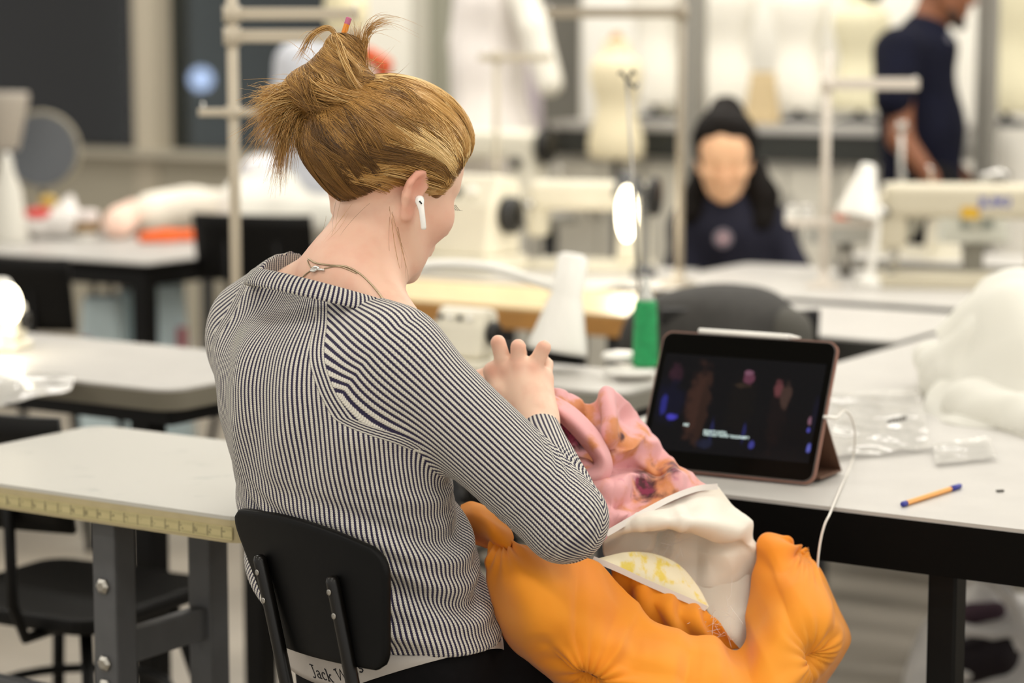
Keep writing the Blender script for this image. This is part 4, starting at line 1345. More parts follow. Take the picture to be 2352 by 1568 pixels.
put_attr(me, 'trunk', tc)
put_attr(me, 'armr', ac)
put_attr(me, 'arml', arm_coords(V, (LN, LS, LE, LW)))
put_attr(me, 'seams', np.stack([sR, sL, 0 * sR], 1))

ELBOW_L = Lel
def knit_mat(kind='body'):
    m = bpy.data.materials.new('striped_knit' if kind == 'body' else 'ribbed_collar')
    m.use_nodes = True
    t = NT(m)
    def sep(name):
        s_ = t.n('ShaderNodeSeparateXYZ')
        t.l(t.attr(name).outputs['Vector'], s_.inputs[0])
        return s_.outputs
    def turn(o, n):
        return t.math('MULTIPLY', t.math('ARCTAN2', o[0], o[1]), n / (2 * math.pi))
    if kind == 'body':
        T, A, B_, Sm = sep('trunk'), sep('armr'), sep('arml'), sep('seams')
        nr_ = t.n('ShaderNodeMapRange', interpolation_type='SMOOTHSTEP')
        t.l(A[2], nr_.inputs[0])
        for i_, v_ in ((1, ELBOW_L - 0.02), (2, ELBOW_L + 0.20), (3, 62.0), (4, 31.0)):
            nr_.inputs[i_].default_value = v_
        pt, pb = turn(T, 152), turn(B_, 62)
        pa = t.math('MULTIPLY', t.math('MULTIPLY', t.math('ARCTAN2', A[0], A[1]), nr_.outputs[0]), 1 / (2 * math.pi))
        isR = t.math('GREATER_THAN', Sm[0], 0.0)
        isL = t.math('GREATER_THAN', Sm[1], 0.0)
        ph = t.mixf(isL, t.mixf(isR, pt, pa), pb)
        ln = t.mixf(isL, t.mixf(isR, T[2], A[2]), B_[2])
        nearR = t.math('LESS_THAN', t.math('ABSOLUTE', t.math('SUBTRACT', Sm[0], 0.004)), 0.0075)
        nearL = t.math('LESS_THAN', t.math('ABSOLUTE', t.math('SUBTRACT', Sm[1], 0.004)), 0.0075)
        hi = t.math('GREATER_THAN', T[2], 0.895)
        near = t.math('MULTIPLY', t.math('MAXIMUM', nearR, nearL), hi)
        sd = t.mixf(nearL, Sm[0], Sm[1])
        ph = t.mixf(near, ph, t.math('MULTIPLY', sd, 250.0))
        ln = t.mixf(near, ln, T[2])
    else:
        C = sep('ring')
        ph = t.math('MULTIPLY', C[0], 1 / 0.0056)
        ln = C[1]
    fr = t.math('FRACT', ph)
    tri = t.math('ABSOLUTE', t.math('SUBTRACT', fr, 0.5))           # 0 in the middle of the white rib, .5 in the groove
    nz = t.noise(900, 2.0)
    # knit loops: little V stitches along the rib
    v = t.math('ADD', t.math('MULTIPLY', ln, 1 / 0.0026), t.math('MULTIPLY', tri, 1.6))
    loop = t.math('SINE', t.math('MULTIPLY', v, 2 * math.pi))
    edge = t.math('ADD', tri, t.math('ADD', t.math('MULTIPLY', loop, 0.030), t.math('MULTIPLY', t.math('SUBTRACT', nz, 0.5), 0.16)))
    navy = t.smooth(edge, 0.235, 0.305)
    white = t.mix(t.math('MULTIPLY', t.smooth(loop, -0.4, 0.9), 0.5), lin('#dcd8cd'), lin('#a5a19b'))
    dark = t.mix(nz, lin('#1d1830'), lin('#3a3550'))
    t.l(t.mix(navy, white, dark), t.b.inputs['Base Color'])
    t.b.inputs['Roughness'].default_value = 0.92
    t.b.inputs['Specular IOR Level'].default_value = 0.15
    t.b.inputs['Sheen Weight'].default_value = 0.15
    h = t.math('ADD', t.math('MULTIPLY', t.smooth(tri, 0.12, 0.42), -1.0), t.math('MULTIPLY', loop, 0.14))
    t.bump(h, 0.75, 0.0016)
    return m
M_knit, M_rib = knit_mat(), knit_mat('collar')
sweater = link('sweater', me, M_knit, woman)

# collar: a ribbed band along the neck opening
def ring_pts(cx_, cy_, ra, rb, n=72):
    out = []
    for k in range(n):
        th = 2 * math.pi * k / n
        q = np.array([cx_, cy_, 0.0]) + RT * ra * math.cos(th) + FT * rb * math.sin(th)
        q3 = np.array([[q[0], q[1], NECKZ]])
        q[2] = NECKZ - neck_cut(q3)[0]
        out.append(q)
    return np.array(out)
cc = CC
CR = ring_pts(cc[0], cc[1], 0.103, 0.098)
n, S_ = len(CR), 12
vs, uv, fs = [], [], []
arc = np.concatenate([[0], np.cumsum(np.linalg.norm(np.diff(CR, axis=0), axis=1))])
ctr = CR.mean(0)
for i in range(n + 1):
    p = CR[i % n]
    d = nrm(CR[(i + 1) % n] - CR[i - 1])
    out = p - ctr; out[2] = 0; out = nrm(out - d * (out @ d))
    up = nrm(np.cross(out, d)); up = up if up[2] > 0 else -up
    ax1 = nrm(up * 0.80 - out * 0.60)                      # band leans in towards the neck
    ax2 = nrm(np.cross(d, ax1))
    for k in range(S_):
        th = 2 * math.pi * k / S_
        vs.append(p - up * 0.004 + ax1 * 0.0125 * math.cos(th) + ax2 * 0.0045 * math.sin(th))
        uv.append((arc[i] if i < n else arc[-1] + np.linalg.norm(CR[0] - CR[-1]), 0.0125 * math.cos(th), 0))
for i in range(n):
    for k in range(S_):
        fs.append((i * S_ + k, i * S_ + (k + 1) % S_, (i + 1) * S_ + (k + 1) % S_, (i + 1) * S_ + k))
me = np_mesh('collar', np.array(vs) - WO, np.array(fs))
put_attr(me, 'ring', np.array(uv))
link('collar', me, M_rib, sweater)

# ---- body: one surface from head to feet, arms and hands with it
def chain(pts, rs, k):
    return [rc(pts[i], rs[i], pts[i + 1], rs[i + 1], k) for i in range(len(pts) - 1)]
PC = at(885, 1560, 2.88); PC[2] = 0.575
kneeR = PC + RT * 0.115 + FT * 0.44 + np.array([0, 0, -0.035]); kneeL = PC - RT * 0.10 + FT * 0.45 + np.array([0, 0, -0.035])
ankR = kneeR + FT * 0.02 + np.array([0, 0, -0.45]); ankL = kneeL + FT * 0.06 + np.array([0, 0, -0.45])
ankR[2] = ankL[2] = 0.085
legs = []
for hip, kn, an in ((PC + RT * 0.065 + FT * .03, kneeR, ankR), (PC - RT * 0.065 + FT * .03, kneeL, ankL)):
    legs += [rc(hip, .064, kn, .053, .02), rc(kn, .052, an, .036, .02), rc(an - [0, 0, .045], .034, an + FT * .15 - [0, 0, .055], .026, .02)]
body = HD.prims() + [
    rc(at(868, 480, 2.905), .047, at(806, 640, 2.862), .0545, .03),
    rc(at(800, 632, 2.866), .050, at(640, 690, 2.945), .034, .035), rc(at(812, 650, 2.855), .050, at(905, 742, 2.79), .034, .035),
    fn(trunk_sdf(0.036, 0.58, 1.065), TLO, THI, 0.03), rc(PC - RT * .03 + FT * .012, .065, PC + RT * .03 + FT * .012, .065, .02)] + legs
body += [rc(RS, .046, RE, .040, .02), rc(RE, .040, RW, .024, .01), rc(LS, .044, LE, .040, .02), rc(LE, .040, LW, .025, .01)]
# right hand, back towards us, fingers bent away
rw = at(1232, 962, 2.945)
mcp = dict(i=at(1162, 850, 2.982), m=at(1191, 840, 2.974), r=at(1224, 845, 2.972), p=at(1251, 868, 2.982))
hand = [rc(RW, .0235, rw, .0235, .01), rc(rw + [-.008, 0, 0], .020, mcp['i'], .0130, .016), rc(rw, .021, mcp['m'], .0135, .016), rc(rw, .021, mcp['r'], .0130, .016), rc(rw + [.006, 0, 0], .019, mcp['p'], .0115, .016)]
hand += chain([mcp['i'], at(1144, 786, 2.984), at(1150, 800, 3.012), at(1158, 832, 3.026)], [.0118, .0101, .0087, .0073], .0015)
hand += chain([mcp['m'], at(1190, 796, 2.972), at(1196, 812, 3.004), at(1186, 846, 3.024)], [.0116, .0102, .0088, .0074], .0015)
hand += chain([mcp['r'], at(1249, 798, 2.970), at(1243, 814, 3.002), at(1228, 846, 3.024)], [.0112, .0098, .0085, .0072], .0015)
hand += chain([mcp['p'], at(1257, 836, 3.004), at(1250, 852, 3.024), at(1238, 872, 3.036)], [.0100, .0085, .0072, .0062], .0015)
hand += chain([at(1200, 945, 2.958), at(1152, 900, 2.972), at(1132, 853, 2.988), at(1152, 846, 3.022)], [.0170, .0140, .0118, .0090], .008)
for a_, b_ in (('i', 'm'), ('m', 'r'), ('r', 'p')):
    hand.append(rc(mcp[a_] + [0, .002, -.003], .0100, mcp[b_] + [0, .002, -.003], .0100, .008))
for k in 'imr':
    hand.append(el(mcp[k] + np.array([0, -.007, .001]), (.0075, .0075, .008), None, .006))
    hand.append(rc(mcp[k] + np.array([0, -.0095, -.006]), .0030, rw + (mcp[k] - mcp['m']) * .35 + np.array([0, -.0165, .022]), .0034, .006))
# left hand, pinching the cloth further away
lw = at(1052, 925, 3.065)
lm = [at(1096, 878, 3.05), at(1108, 868, 3.065), at(1112, 884, 3.08), at(1108, 900, 3.09)]
hand += [rc(LW, .024, lw, .023, .01)] + [rc(lw, .020, q, .0130, .015) for q in lm]
for q, tp in zip(lm, (at(1172, 848, 3.045), at(1168, 858, 3.06), at(1160, 872, 3.07), at(1150, 890, 3.08))):
    md = (q + tp) / 2 + np.array([0.0, 0.010, 0.010])
    hand += chain([q, md, tp], [.0110, .0095, .0070], .0015)
hand += chain([lw + [0, -.01, 0], at(1092, 905, 3.035), at(1128, 878, 3.03), at(1166, 852, 3.035)], [.017, .0135, .0115, .0085], .008)
body += hand
V, Q = surface(body, 0.0036)
V = relax(V, Q, 1)
me = np_mesh('body', V - WO, Q)
flush_shade_attr(me, V, [(HD.W(-.018, .084, -.014), .030, 1.0), (HD.W(-.010, .078, -.050), .018, 0.8), (HD.W(.06, .05, -.04), .04, .45)] +
           [(mcp[k] + np.array([0, -.012, 0]), .012, .55) for k in 'imrp'] + [(at(1144, 778, 2.975), .014, .5), (at(1190, 788, 2.963), .014, .5), (at(1249, 790, 2.962), .014, .5), (at(1130, 852, 2.975), .012, .6), (lw, .06, .45), (at(800, 590, 2.81), .085, .34), (at(720, 625, 2.85), .07, .30)])  # last two spots darken the top-lit neck in the skin colour
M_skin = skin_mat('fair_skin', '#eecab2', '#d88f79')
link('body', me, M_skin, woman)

# lashes and brow
for k in (-1, 1):
    b = MB(WO)
    for j in range(7):
        a0 = -0.010 + 0.020 * j / 6
        p0 = HD.W(.0875, k * (.031 + a0), -.004); b.tube([p0, HD.W(.096, k * (.031 + a0 * 1.15), -.008), HD.W(.099, k * (.032 + a0 * 1.3), -.007)], [.0004, .0003, .00015], 5)
    b.build('eyelashes', mat('dark_brown_hair', '#3a2416', 0.5), woman, smooth=True)

# trousers and waistband
M_trouser = mat('black_cotton', '#111012', 0.9, vary=0.2, vscale=60, spec=0.15)
tp = [rc(PC - RT * .05 + FT * .010, .095, PC + RT * .05 + FT * .010, .095, .015), fn(trunk_sdf(0.014, 0.50, 0.66), TLO, THI, 0.010)]
for hip, kn, an in ((PC + RT * 0.065 + FT * .03, kneeR, ankR), (PC - RT * 0.065 + FT * .03, kneeL, ankL)):
    tp += [rc(hip, .082, kn, .068, .015), rc(kn, .066, an + [0, 0, .02], .052, .02)]
tp.append(fn(lambda P: P[:, 2] - 0.6315, (0, 0, 0), (0, 0, 0), op=0))
blob('trousers', tp, 0.008, M_trouser, woman, WO, 2, disp=lambda V: 0.0025 * sines(V, 4, 5, 25, 70))
for an in (ankR, ankL):
    blob('shoe', [rc(an - [0, 0, .045], .042, an + FT * .15 - [0, 0, .052], .033, .02), fn(lambda P: -P[:, 2], (0, 0, 0), (0, 0, 0), op=0)], 0.006, mat('dark_shoe', '#22201f', 0.6), woman, WO, 2)
def hip_pt(th, z, grow=0.0):
    P_ = np.array([[0, 0, max(z, 0.56)]])
    c, a_ = trunk(P_)
    a_ = a_[0] - 0.0015 + grow
    return np.array([c[0, 0], c[0, 1], z]) + RT * a_ * math.cos(th) + FT * a_ * RAT * math.sin(th)
nb, vs, fs = 96, [], []
for i in range(nb):
    th = 2 * math.pi * i / nb
    for z in (0.578, 0.586, 0.602, 0.622, 0.640):
        vs.append(hip_pt(th, min(0.6375, max(z, min(0.634, 0.578 + 0.085 * max(0, math.cos(th) - 0.32)) + (z - .578) * .07))))
for i in range(nb):
    j = (i + 1) % nb
    for k in range(4):
        fs.append((i * 5 + k, j * 5 + k, j * 5 + k + 1, i * 5 + k + 1))
b = MB(WO); b.add(vs, fs)
wb = b.build('waistband', mat('pale_elastic', '#b5afa9', 0.8, bump=0.2, bscale=600), woman, smooth=True, solid=0.0012)
GL = {'J': (.55, [[(.32, 1), (.32, .1), (.2, -.12), (.0, -.1)], [(.12, 1), (.52, 1)]]),
      'a': (.56, [[(.08, .52), (.2, .62), (.36, .58), (.4, .45), (.4, .06), (.5, .0)], [(.4, .36), (.2, .34), (.06, .2), (.12, .03), (.28, .02), (.4, .14)]]),
      'c': (.52, [[(.42, .5), (.3, .62), (.12, .55), (.04, .32), (.12, .08), (.28, 0), (.44, .1)]]),
      'k': (.62, [[(.1, 1), (.1, 0)], [(0, 0), (.2, 0)], [(0, 1), (.1, 1)], [(.44, .6), (.1, .28)], [(.34, .6), (.52, .6)], [(.2, .36), (.48, 0)], [(.38, 0), (.6, 0)]]),
      ' ': (.35, []),
      'W': (1.15, [[(.05, 1), (.3, 0), (.55, .85), (.8, 0), (1.05, 1)], [(-.08, 1), (.2, 1)], [(.9, 1), (1.16, 1)]]),
      'i': (.3, [[(.1, .6), (.1, 0)], [(0, 0), (.22, 0)], [(0, .6), (.1, .6)], [(.1, .86), (.1, .80)]]),
      'l': (.3, [[(.1, 1), (.1, 0)], [(0, 0), (.22, 0)], [(0, 1), (.1, 1)]]),
      's': (.45, [[(.34, .52), (.2, .62), (.06, .5), (.12, .36), (.28, .26), (.34, .12), (.2, 0), (.04, .1)]])}
b = MB(WO)
CAPH, x = 0.0158, 0.0
th0 = None
for th in np.linspace(math.pi, 1.9 * math.pi, 400):
    q = hip_pt(th, 0.613)
    pxq = CX + FPX * q[0] / q[1]
    if pxq > 690 and th0 is None and q[1] < TC[0][1]:
        th0 = th
th0 = th0 or 1.2 * math.pi
ths = np.linspace(th0, th0 + 1.5, 300)
arcs = np.concatenate([[0], np.cumsum([np.linalg.norm(hip_pt(ths[i + 1], .613) - hip_pt(ths[i], .613)) for i in range(299)])])
for ch in 'Jack Wills':
    w_, st_ = GL[ch]
    for pl in st_:
        pl = cr(pl, max(6, 5 * len(pl))) if len(pl) > 2 and ch not in 'Wk' else np.array(pl, float)
        pts = []
        for (gx, gy) in pl:
            th = np.interp((x + gx) * CAPH * 1.12, arcs, ths)
            pts.append(hip_pt(th, 0.5840 + gy * CAPH + 0.004 + 0.085 * max(0, math.cos(th) - 0.28), 0.0010))
        b.tube(pts, 0.0009, 6)
    x += w_ + 0.06
b.build('lettering', mat('black_print', '#17151a', 0.7), wb, smooth=True, label='dark serif lettering on the waistband')

# ---- hair
poly = np.array([(.080, .076), (.060, .052), (.047, .026), (.040, .002), (.034, -.010), (.027, -.010), (.014, .001), (-.004, .008), (-.022, .006), (-.036, -.010), (-.043, -.036), (-.052, -.064), (-.078, -.086), (-.2, -.098), (-.25, .3), (.15, .3), (.12, .085)])
def in_poly_d(x, y):
    d = np.full(len(x), 9.0); inside = np.zeros(len(x), bool)
    n = len(poly)
    for i in range(n):
        a, b_ = poly[i], poly[(i + 1) % n]
        e = b_ - a
        t_ = np.clip(((x - a[0]) * e[0] + (y - a[1]) * e[1]) / (e @ e), 0, 1)
        d = np.minimum(d, np.hypot(x - a[0] - t_ * e[0], y - a[1] - t_ * e[1]))
        c_ = ((a[1] > y) != (b_[1] > y)) & (x < (b_[0] - a[0]) * (y - a[1]) / (b_[1] - a[1] + 1e-12) + a[0])
        inside ^= c_
    return np.where(inside, d, -d)
SK = [HD.E((-.008, 0, .028), (.098, .075, .086), .02), HD.E((.03, 0, .02), (.064, .066, .075), .05), HD.E((.036, 0, -.045), (.058, .057, .076), .05), rc(at(868, 480, 2.905), .047, at(806, 640, 2.862), .0545, .03)]
def cap_d(P):
    l = HD.L(P)
    d0 = sdf(SK, P, 0.25)
    ip = in_poly_d(l[:, 0], l[:, 2])
    back = np.clip((-.01 - l[:, 0]) / .09, 0, 1)
    T = .007 + .036 * back * np.clip((.085 - l[:, 2]) / .08, 0, 1) * np.clip((l[:, 2] + .095) / .07, 0, 1) + .004 * np.clip(l[:, 2] / .08, 0, 1)
    th = np.clip(np.where(ip > 0, ip * 0.55, ip * 1.2), -.035, 1)
    th = T * (1 - np.exp(-np.maximum(th, 0) / T * 1.6)) + np.minimum(th, 0)
    return d0 - th
c0 = HD.O
capfn = fn(cap_d, c0 - .17, c0 + .17, .012)
KN = at(762, 232, 2.885)                               # the knot
AP = at(792, 92, 2.90)                                 # tip of the bun
bunP = [rc(at(768, 205, 2.885), .050, at(788, 118, 2.895), .023, .012), rc(at(790, 120, 2.895), .020, AP, .010, .01), rc(at(705, 205, 2.88), .020, at(835, 222, 2.875), .026, .02),
        rc(at(700, 210, 2.89), .017, at(660, 240, 2.88), .012, .02), rc(at(695, 225, 2.88), .020, at(750, 262, 2.875), .026, .02)]
M_hair = bpy.data.materials.new('blond_hair')
M_hair.use_nodes = True
t = NT(M_hair)
tone = t.attr('tone').outputs['Fac']
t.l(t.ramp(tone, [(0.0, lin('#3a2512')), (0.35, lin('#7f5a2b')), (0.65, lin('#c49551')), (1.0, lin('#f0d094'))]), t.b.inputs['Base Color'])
t.b.inputs['Roughness'].default_value = 0.33
t.b.inputs['Specular IOR Level'].default_value = 0.45
t.b.inputs['Anisotropic'].default_value = 0.0
V, Q = surface([capfn], 0.0040)
V = relax(V, Q, 2)
V = V - normals(V, Q) * 0.0016
VB, QB = surface(bunP, 0.0045)
VB = VB - normals(VB, QB) * 0.0012
capN = normals(V, Q)
me = np_mesh('hair', np.concatenate([V, VB]) - WO, np.concatenate([Q, QB + len(V)]))
put_attr(me, 'tone', np.full(len(V) + len(VB), 0.30))
hair = link('hair', me, M_hair, woman)

def project(P, f, off, it=3):
    e = 0.0015
    for _ in range(it):
        d = f(P)
        g_ = np.stack([f(P + np.eye(3)[k] * e) - d for k in range(3)], 1) / e
        g_ /= np.maximum(1e-6, np.linalg.norm(g_, axis=1))[:, None]
        P = P - g_ * np.clip(d - off, -.03, .03)[:, None]
    return P, g_
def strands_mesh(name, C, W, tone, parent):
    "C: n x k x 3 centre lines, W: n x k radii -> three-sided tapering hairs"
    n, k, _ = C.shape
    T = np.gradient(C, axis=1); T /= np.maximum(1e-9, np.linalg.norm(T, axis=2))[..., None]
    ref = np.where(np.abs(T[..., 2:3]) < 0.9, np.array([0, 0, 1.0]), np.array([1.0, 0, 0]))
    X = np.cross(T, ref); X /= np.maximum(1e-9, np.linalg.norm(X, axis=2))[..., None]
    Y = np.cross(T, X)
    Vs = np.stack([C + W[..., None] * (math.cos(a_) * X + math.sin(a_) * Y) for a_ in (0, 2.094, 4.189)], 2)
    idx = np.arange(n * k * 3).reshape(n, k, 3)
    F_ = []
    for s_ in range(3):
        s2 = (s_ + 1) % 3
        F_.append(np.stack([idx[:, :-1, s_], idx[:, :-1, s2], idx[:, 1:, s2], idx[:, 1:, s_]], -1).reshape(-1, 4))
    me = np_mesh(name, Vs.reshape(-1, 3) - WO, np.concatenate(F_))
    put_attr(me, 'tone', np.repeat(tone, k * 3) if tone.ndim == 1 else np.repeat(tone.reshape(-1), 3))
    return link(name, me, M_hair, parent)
K = 19
tt = np.linspace(0, 1, K)
ip_ = in_poly_d(HD.L(V)[:, 0], HD.L(V)[:, 2])
cand = np.nonzero((ip_ > 0.001) & (np.linalg.norm(V - KN, axis=1) > 0.055))[0]
near_edge = np.nonzero((ip_ > 0.0005) & (ip_ < 0.012))[0]
NS = 12000
ri = np.concatenate([rng.choice(cand, NS - 7000), rng.choice(near_edge, 7000)])
# locks: strands share a lock's shade and drift
lock_c = V[np.concatenate([rng.choice(near_edge, 140), rng.choice(cand, 260)])]
root = V[ri] + rng.normal(size=(NS, 3)) * 0.0012
lk = np.argmin(((root[:, None, :] - lock_c[None]) ** 2).sum(2), axis=1)
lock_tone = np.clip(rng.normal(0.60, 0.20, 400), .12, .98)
lock_off = rng.normal(size=(400, 3)) * 0.010
lock_h = rng.uniform(0.0, 0.0030, 400)
tgt = KN + rng.normal(size=(NS, 3)) * 0.005 + lock_off[lk] * 0.6
frontness = np.clip(HD.L(root)[:, 0] / 0.07, 0, 1)[:, None, None]
lowness = np.clip((0.055 - HD.L(root)[:, 2]) / 0.05, 0, 1)[:, None, None] * np.clip((HD.L(root)[:, 0] + .03) / 0.05, 0, 1)[:, None, None]
sag = (lowness * (-HD.f * 0.020 - HD.u * 0.034) + frontness * HD.u * 0.006) * np.sin(math.pi * tt)[None, :, None] + np.sin(math.pi * tt)[None, :, None] * (np.array([0, 0, -0.006]) + lock_off[lk][:, None, :] * 0.5)
clump = (1 - np.abs(2 * tt - 1))[None, :, None] * ((lock_c[lk] - root) * 0.12)[:, None, :]
C = root[:, None, :] * (1 - tt)[None, :, None] + tgt[:, None, :] * tt[None, :, None] + sag + clump
off = np.repeat(rng.uniform(0.0002, 0.0016, NS) + lock_h[lk], K).reshape(NS, K) * np.clip(np.sin(math.pi * np.clip(tt * 1.2, 0, 1))[None] * 1.6, 0.25, 1)
def cap_only(P): return cap_d(P)
OC = HD.W(-.015, 0, .005)
q_ = C - OC
lift = OC + q_ / np.linalg.norm(q_, axis=2)[..., None] * 0.125
w_ = np.clip(tt / 0.22, 0, 1) ** 2 * np.clip((1 - tt) / 0.12, 0, 1)
C = C + (lift - C) * w_[None, :, None]
Pf, _ = project(C.reshape(-1, 3), cap_only, off.reshape(-1), 3)
C = Pf.reshape(NS, K, 3)
for _ in range(2):
    C[:, 1:-1] = 0.5 * C[:, 1:-1] + 0.25 * (C[:, :-2] + C[:, 2:])
W_ = np.full((NS, K), 0.00034) * rng.uniform(0.7, 1.5, NS)[:, None] * np.clip(np.minimum(tt * 8 + .25, 1), 0, 1)[None]
strands_mesh('swept_hair', C, W_, np.clip(lock_tone[lk] * np.clip(.66 + HD.L(root)[:, 2] * 4.5 + .30 * (HD.L(root)[:, 0] > 0), .42, 1.15) + rng.normal(0, 0.07, NS), 0, 1), hair)  # tone rises to the crown, drops underneath: overhead light put into the colour

# bun: hairs wound round its cone
NB = 3600
ax_b = [at(752, 240, 2.885), at(775, 205, 2.885), at(788, 140, 2.893), at(793, 85, 2.90)]
def bun_d(P): return sdf(bunP, P, 0.3)
h0 = rng.uniform(-0.02, 0.98, NB)
a0 = rng.uniform(0, 2 * math.pi, NB)
slope = rng.normal(-0.085, 0.025, NB)
span = rng.uniform(1.2, 3.2, NB)
AX = cr(ax_b, 60)
def axis_at(h): 
    i = np.clip(h, 0, 1) * 59
    lo = np.floor(i).astype(int); hi_ = np.minimum(lo + 1, 59)
    return AX[lo] + (AX[hi_] - AX[lo]) * (i - lo)[..., None]
ang = a0[:, None] + span[:, None] * (tt[None] - 0.5)
hh = h0[:, None] + slope[:, None] * (ang - a0[:, None]) * 1.6
C = axis_at(hh) + 0.05 * (np.cos(ang)[..., None] * np.array([1.0, 0, -0.25]) + np.sin(ang)[..., None] * np.array([0, 1.0, 0.0])) * (1.1 - 0.8 * np.clip(hh, 0, 1))[..., None]
Pf, _ = project(C.reshape(-1, 3), bun_d, np.repeat(rng.uniform(0.0003, 0.0030, NB), K), 4)
bt = np.clip(0.50 + 0.16 * np.sin(h0 * 40 + a0 * 2) + rng.normal(0, 0.10, NB), 0, 1)
strands_mesh('bun', Pf.reshape(NB, K, 3), np.full((NB, K), 0.00036) * np.clip(np.sin(math.pi * tt) * 3, .2, 1)[None], bt, hair)

# loose tail fanning out to the left, flyaway locks at the top
def wisps(name, specs, seed):
    r_ = np.random.default_rng(seed)
    Cs, Ws, Ts = [], [], []
    for (pts, n_, spread, tone_, w_) in specs:
        P_ = np.array([at(*p) for p in pts])
        for _ in range(n_):
            j = r_.normal(size=3) * spread[0]
            e_ = r_.normal(size=3) * spread[1]
            ln_ = r_.uniform(0.75, 1.05)
            c = cr(P_, K)
            q = np.linspace(0, 1, K)[:, None]
            s_ = np.clip(q * ln_, 0, 1)[:, 0] * (K - 1)
            lo_ = np.floor(s_).astype(int); hi_ = np.minimum(lo_ + 1, K - 1)
            c = c[lo_] + (c[hi_] - c[lo_]) * (s_ - lo_)[:, None]
            Cs.append(c + j * (1 - q) + e_ * q ** 1.5 + r_.normal(size=3) * spread[1] * 0.3 * np.sin(q * math.pi))
            Ws.append(w_ * np.clip((1 - q[:, 0]) * 3, 0.25, 1))
            Ts.append(np.clip(r_.normal(tone_, 0.12), 0, 1))
    return strands_mesh(name, np.array(Cs), np.array(Ws), np.array(Ts), hair)
Y0 = 2.885
tail = [([(725, 215, Y0), (675, 215, 2.87), (625, 228, 2.86), (586, 250, 2.85)], 187, (.009, .012), .74, .00032),
        ([(720, 225, Y0), (670, 240, 2.87), (625, 270, 2.86), (592, 325, 2.85)], 255, (.009, .014), .66, .00032),
        ([(720, 230, Y0), (665, 255, 2.87), (632, 300, 2.86), (612, 345, 2.85)], 204, (.009, .012), .60, .00032),
        ([(722, 235, Y0), (680, 260, 2.865), (655, 320, 2.85), (640, 410, 2.84)], 187, (.008, .010), .60, .00032),
        ([(728, 235, Y0), (700, 270, 2.86), (685, 320, 2.845), (690, 365, 2.84)], 68, (.006, .008), .60, .00034),
        ([(700, 205, Y0), (655, 225, 2.88), (620, 215, 2.87), (590, 232, 2.87)], 102, (.008, .010), .7, .00034),
        ([(725, 240, Y0), (668, 275, 2.87), (646, 350, 2.86), (636, 430, 2.86)], 85, (.006, .008), .52, .00032)]
wisps('loose_tail', tail, 11)
fly = [([(778, 100, 2.9), (765, 72, 2.9), (745, 64, 2.9), (715, 82, 2.9), (696, 118, 2.9), (684, 140, 2.9)], 54, (.0018, .0035), .66, .00028),
       ([(812, 190, 2.9), (818, 140, 2.9), (822, 90, 2.9), (820, 55, 2.9)], 96, (.006, .008), .66, .00028),
       ([(838, 170, 2.9), (835, 100, 2.9), (850, 62, 2.9), (880, 48, 2.9), (905, 48, 2.9)], 41, (.004, .006), .68, .00028),
       ([(830, 160, 2.9), (842, 100, 2.9), (870, 60, 2.9), (920, 62, 2.9), (985, 92, 2.9)], 7, (.004, .010), .7, .0003),
       ([(772, 95, 2.88), (790, 140, 2.85), (815, 190, 2.84), (845, 220, 2.84)], 73, (.003, .003), .74, .00032),
       ([(776, 90, 2.88), (800, 130, 2.86), (826, 160, 2.85), (824, 185, 2.85)], 41, (.003, .003), .72, .00028),
       ([(700, 195, 2.835), (712, 225, 2.828), (735, 262, 2.826)], 130, (.008, .006), .45, .00032), ([(680, 205, 2.86), (720, 235, 2.832), (790, 255, 2.825), (850, 240, 2.83)], 160, (.007, .006), .52, .00032),
       ([(690, 190, 2.87), (740, 215, 2.825), (800, 232, 2.82), (900, 270, 2.82)], 144, (.006, .004), .66, .00032),
       ([(700, 175, 2.87), (745, 205, 2.83), (810, 225, 2.825), (870, 232, 2.83)], 128, (.006, .005), .62, .00032),
       ([(800, 150, 2.9), (850, 150, 2.9), (880, 110, 2.9)], 14, (.01, .02), .7, .0003), ([(790, 200, 2.9), (700, 150, 2.9), (650, 180, 2.9)], 14, (.01, .03), .7, .0003),
       ([(1050, 300, 2.95), (1075, 312, 2.955), (1086, 322, 2.957)], 41, (.006, .003), .5, .00028),
       ([(900, 480, 2.83), (908, 540, 2.83), (918, 610, 2.835), (915, 650, 2.84)], 8, (.004, .008), .5, .00018),
       ([(800, 480, 2.83), (770, 520, 2.83), (745, 545, 2.83)], 8, (.02, .008), .55, .00016)]
wisps('flyaway_hair', fly, 12)

# necklace, on the skin
def hit(px, py, prims, y0=2.6, y1=3.1):
    Ys = np.linspace(y0, y1, 400)
    P_ = np.array([at(px, py, y) for y in Ys])
    d = sdf(prims, P_, 0.3)
    i = np.nonzero(d < 0.0015)[0]
    return P_[i[0]] if len(i) else at(px, py, 2.84)
M_chain = mat('antique_silver', '#b7a68a', 0.35, metal=0.9)
b = MB(WO); b.tube(cr([hit(x, y, body) for x, y in ((708, 594), (726, 604), (760, 609), (795, 612), (826, 628), (852, 652), (872, 676), (884, 694))], 60), 0.0011, 6)
nk = b.build('necklace', M_chain, woman, smooth=True)
b = MB(WO); b.tube(cr([hit(x, y, body) for x, y in ((706, 598), (712, 612), (722, 616))], 20), 0.0008, 6); b.tube(cr([hit(x, y, body) for x, y in ((722, 616), (704, 628), (690, 642), (676, 657))], 30), 0.0008, 6)
b.tube(cr([hit(x, y, body) for x, y in ((745, 616), (780, 612), (820, 628))], 30), 0.0008, 6); b.build('fine_chain', M_chain, nk, smooth=True)
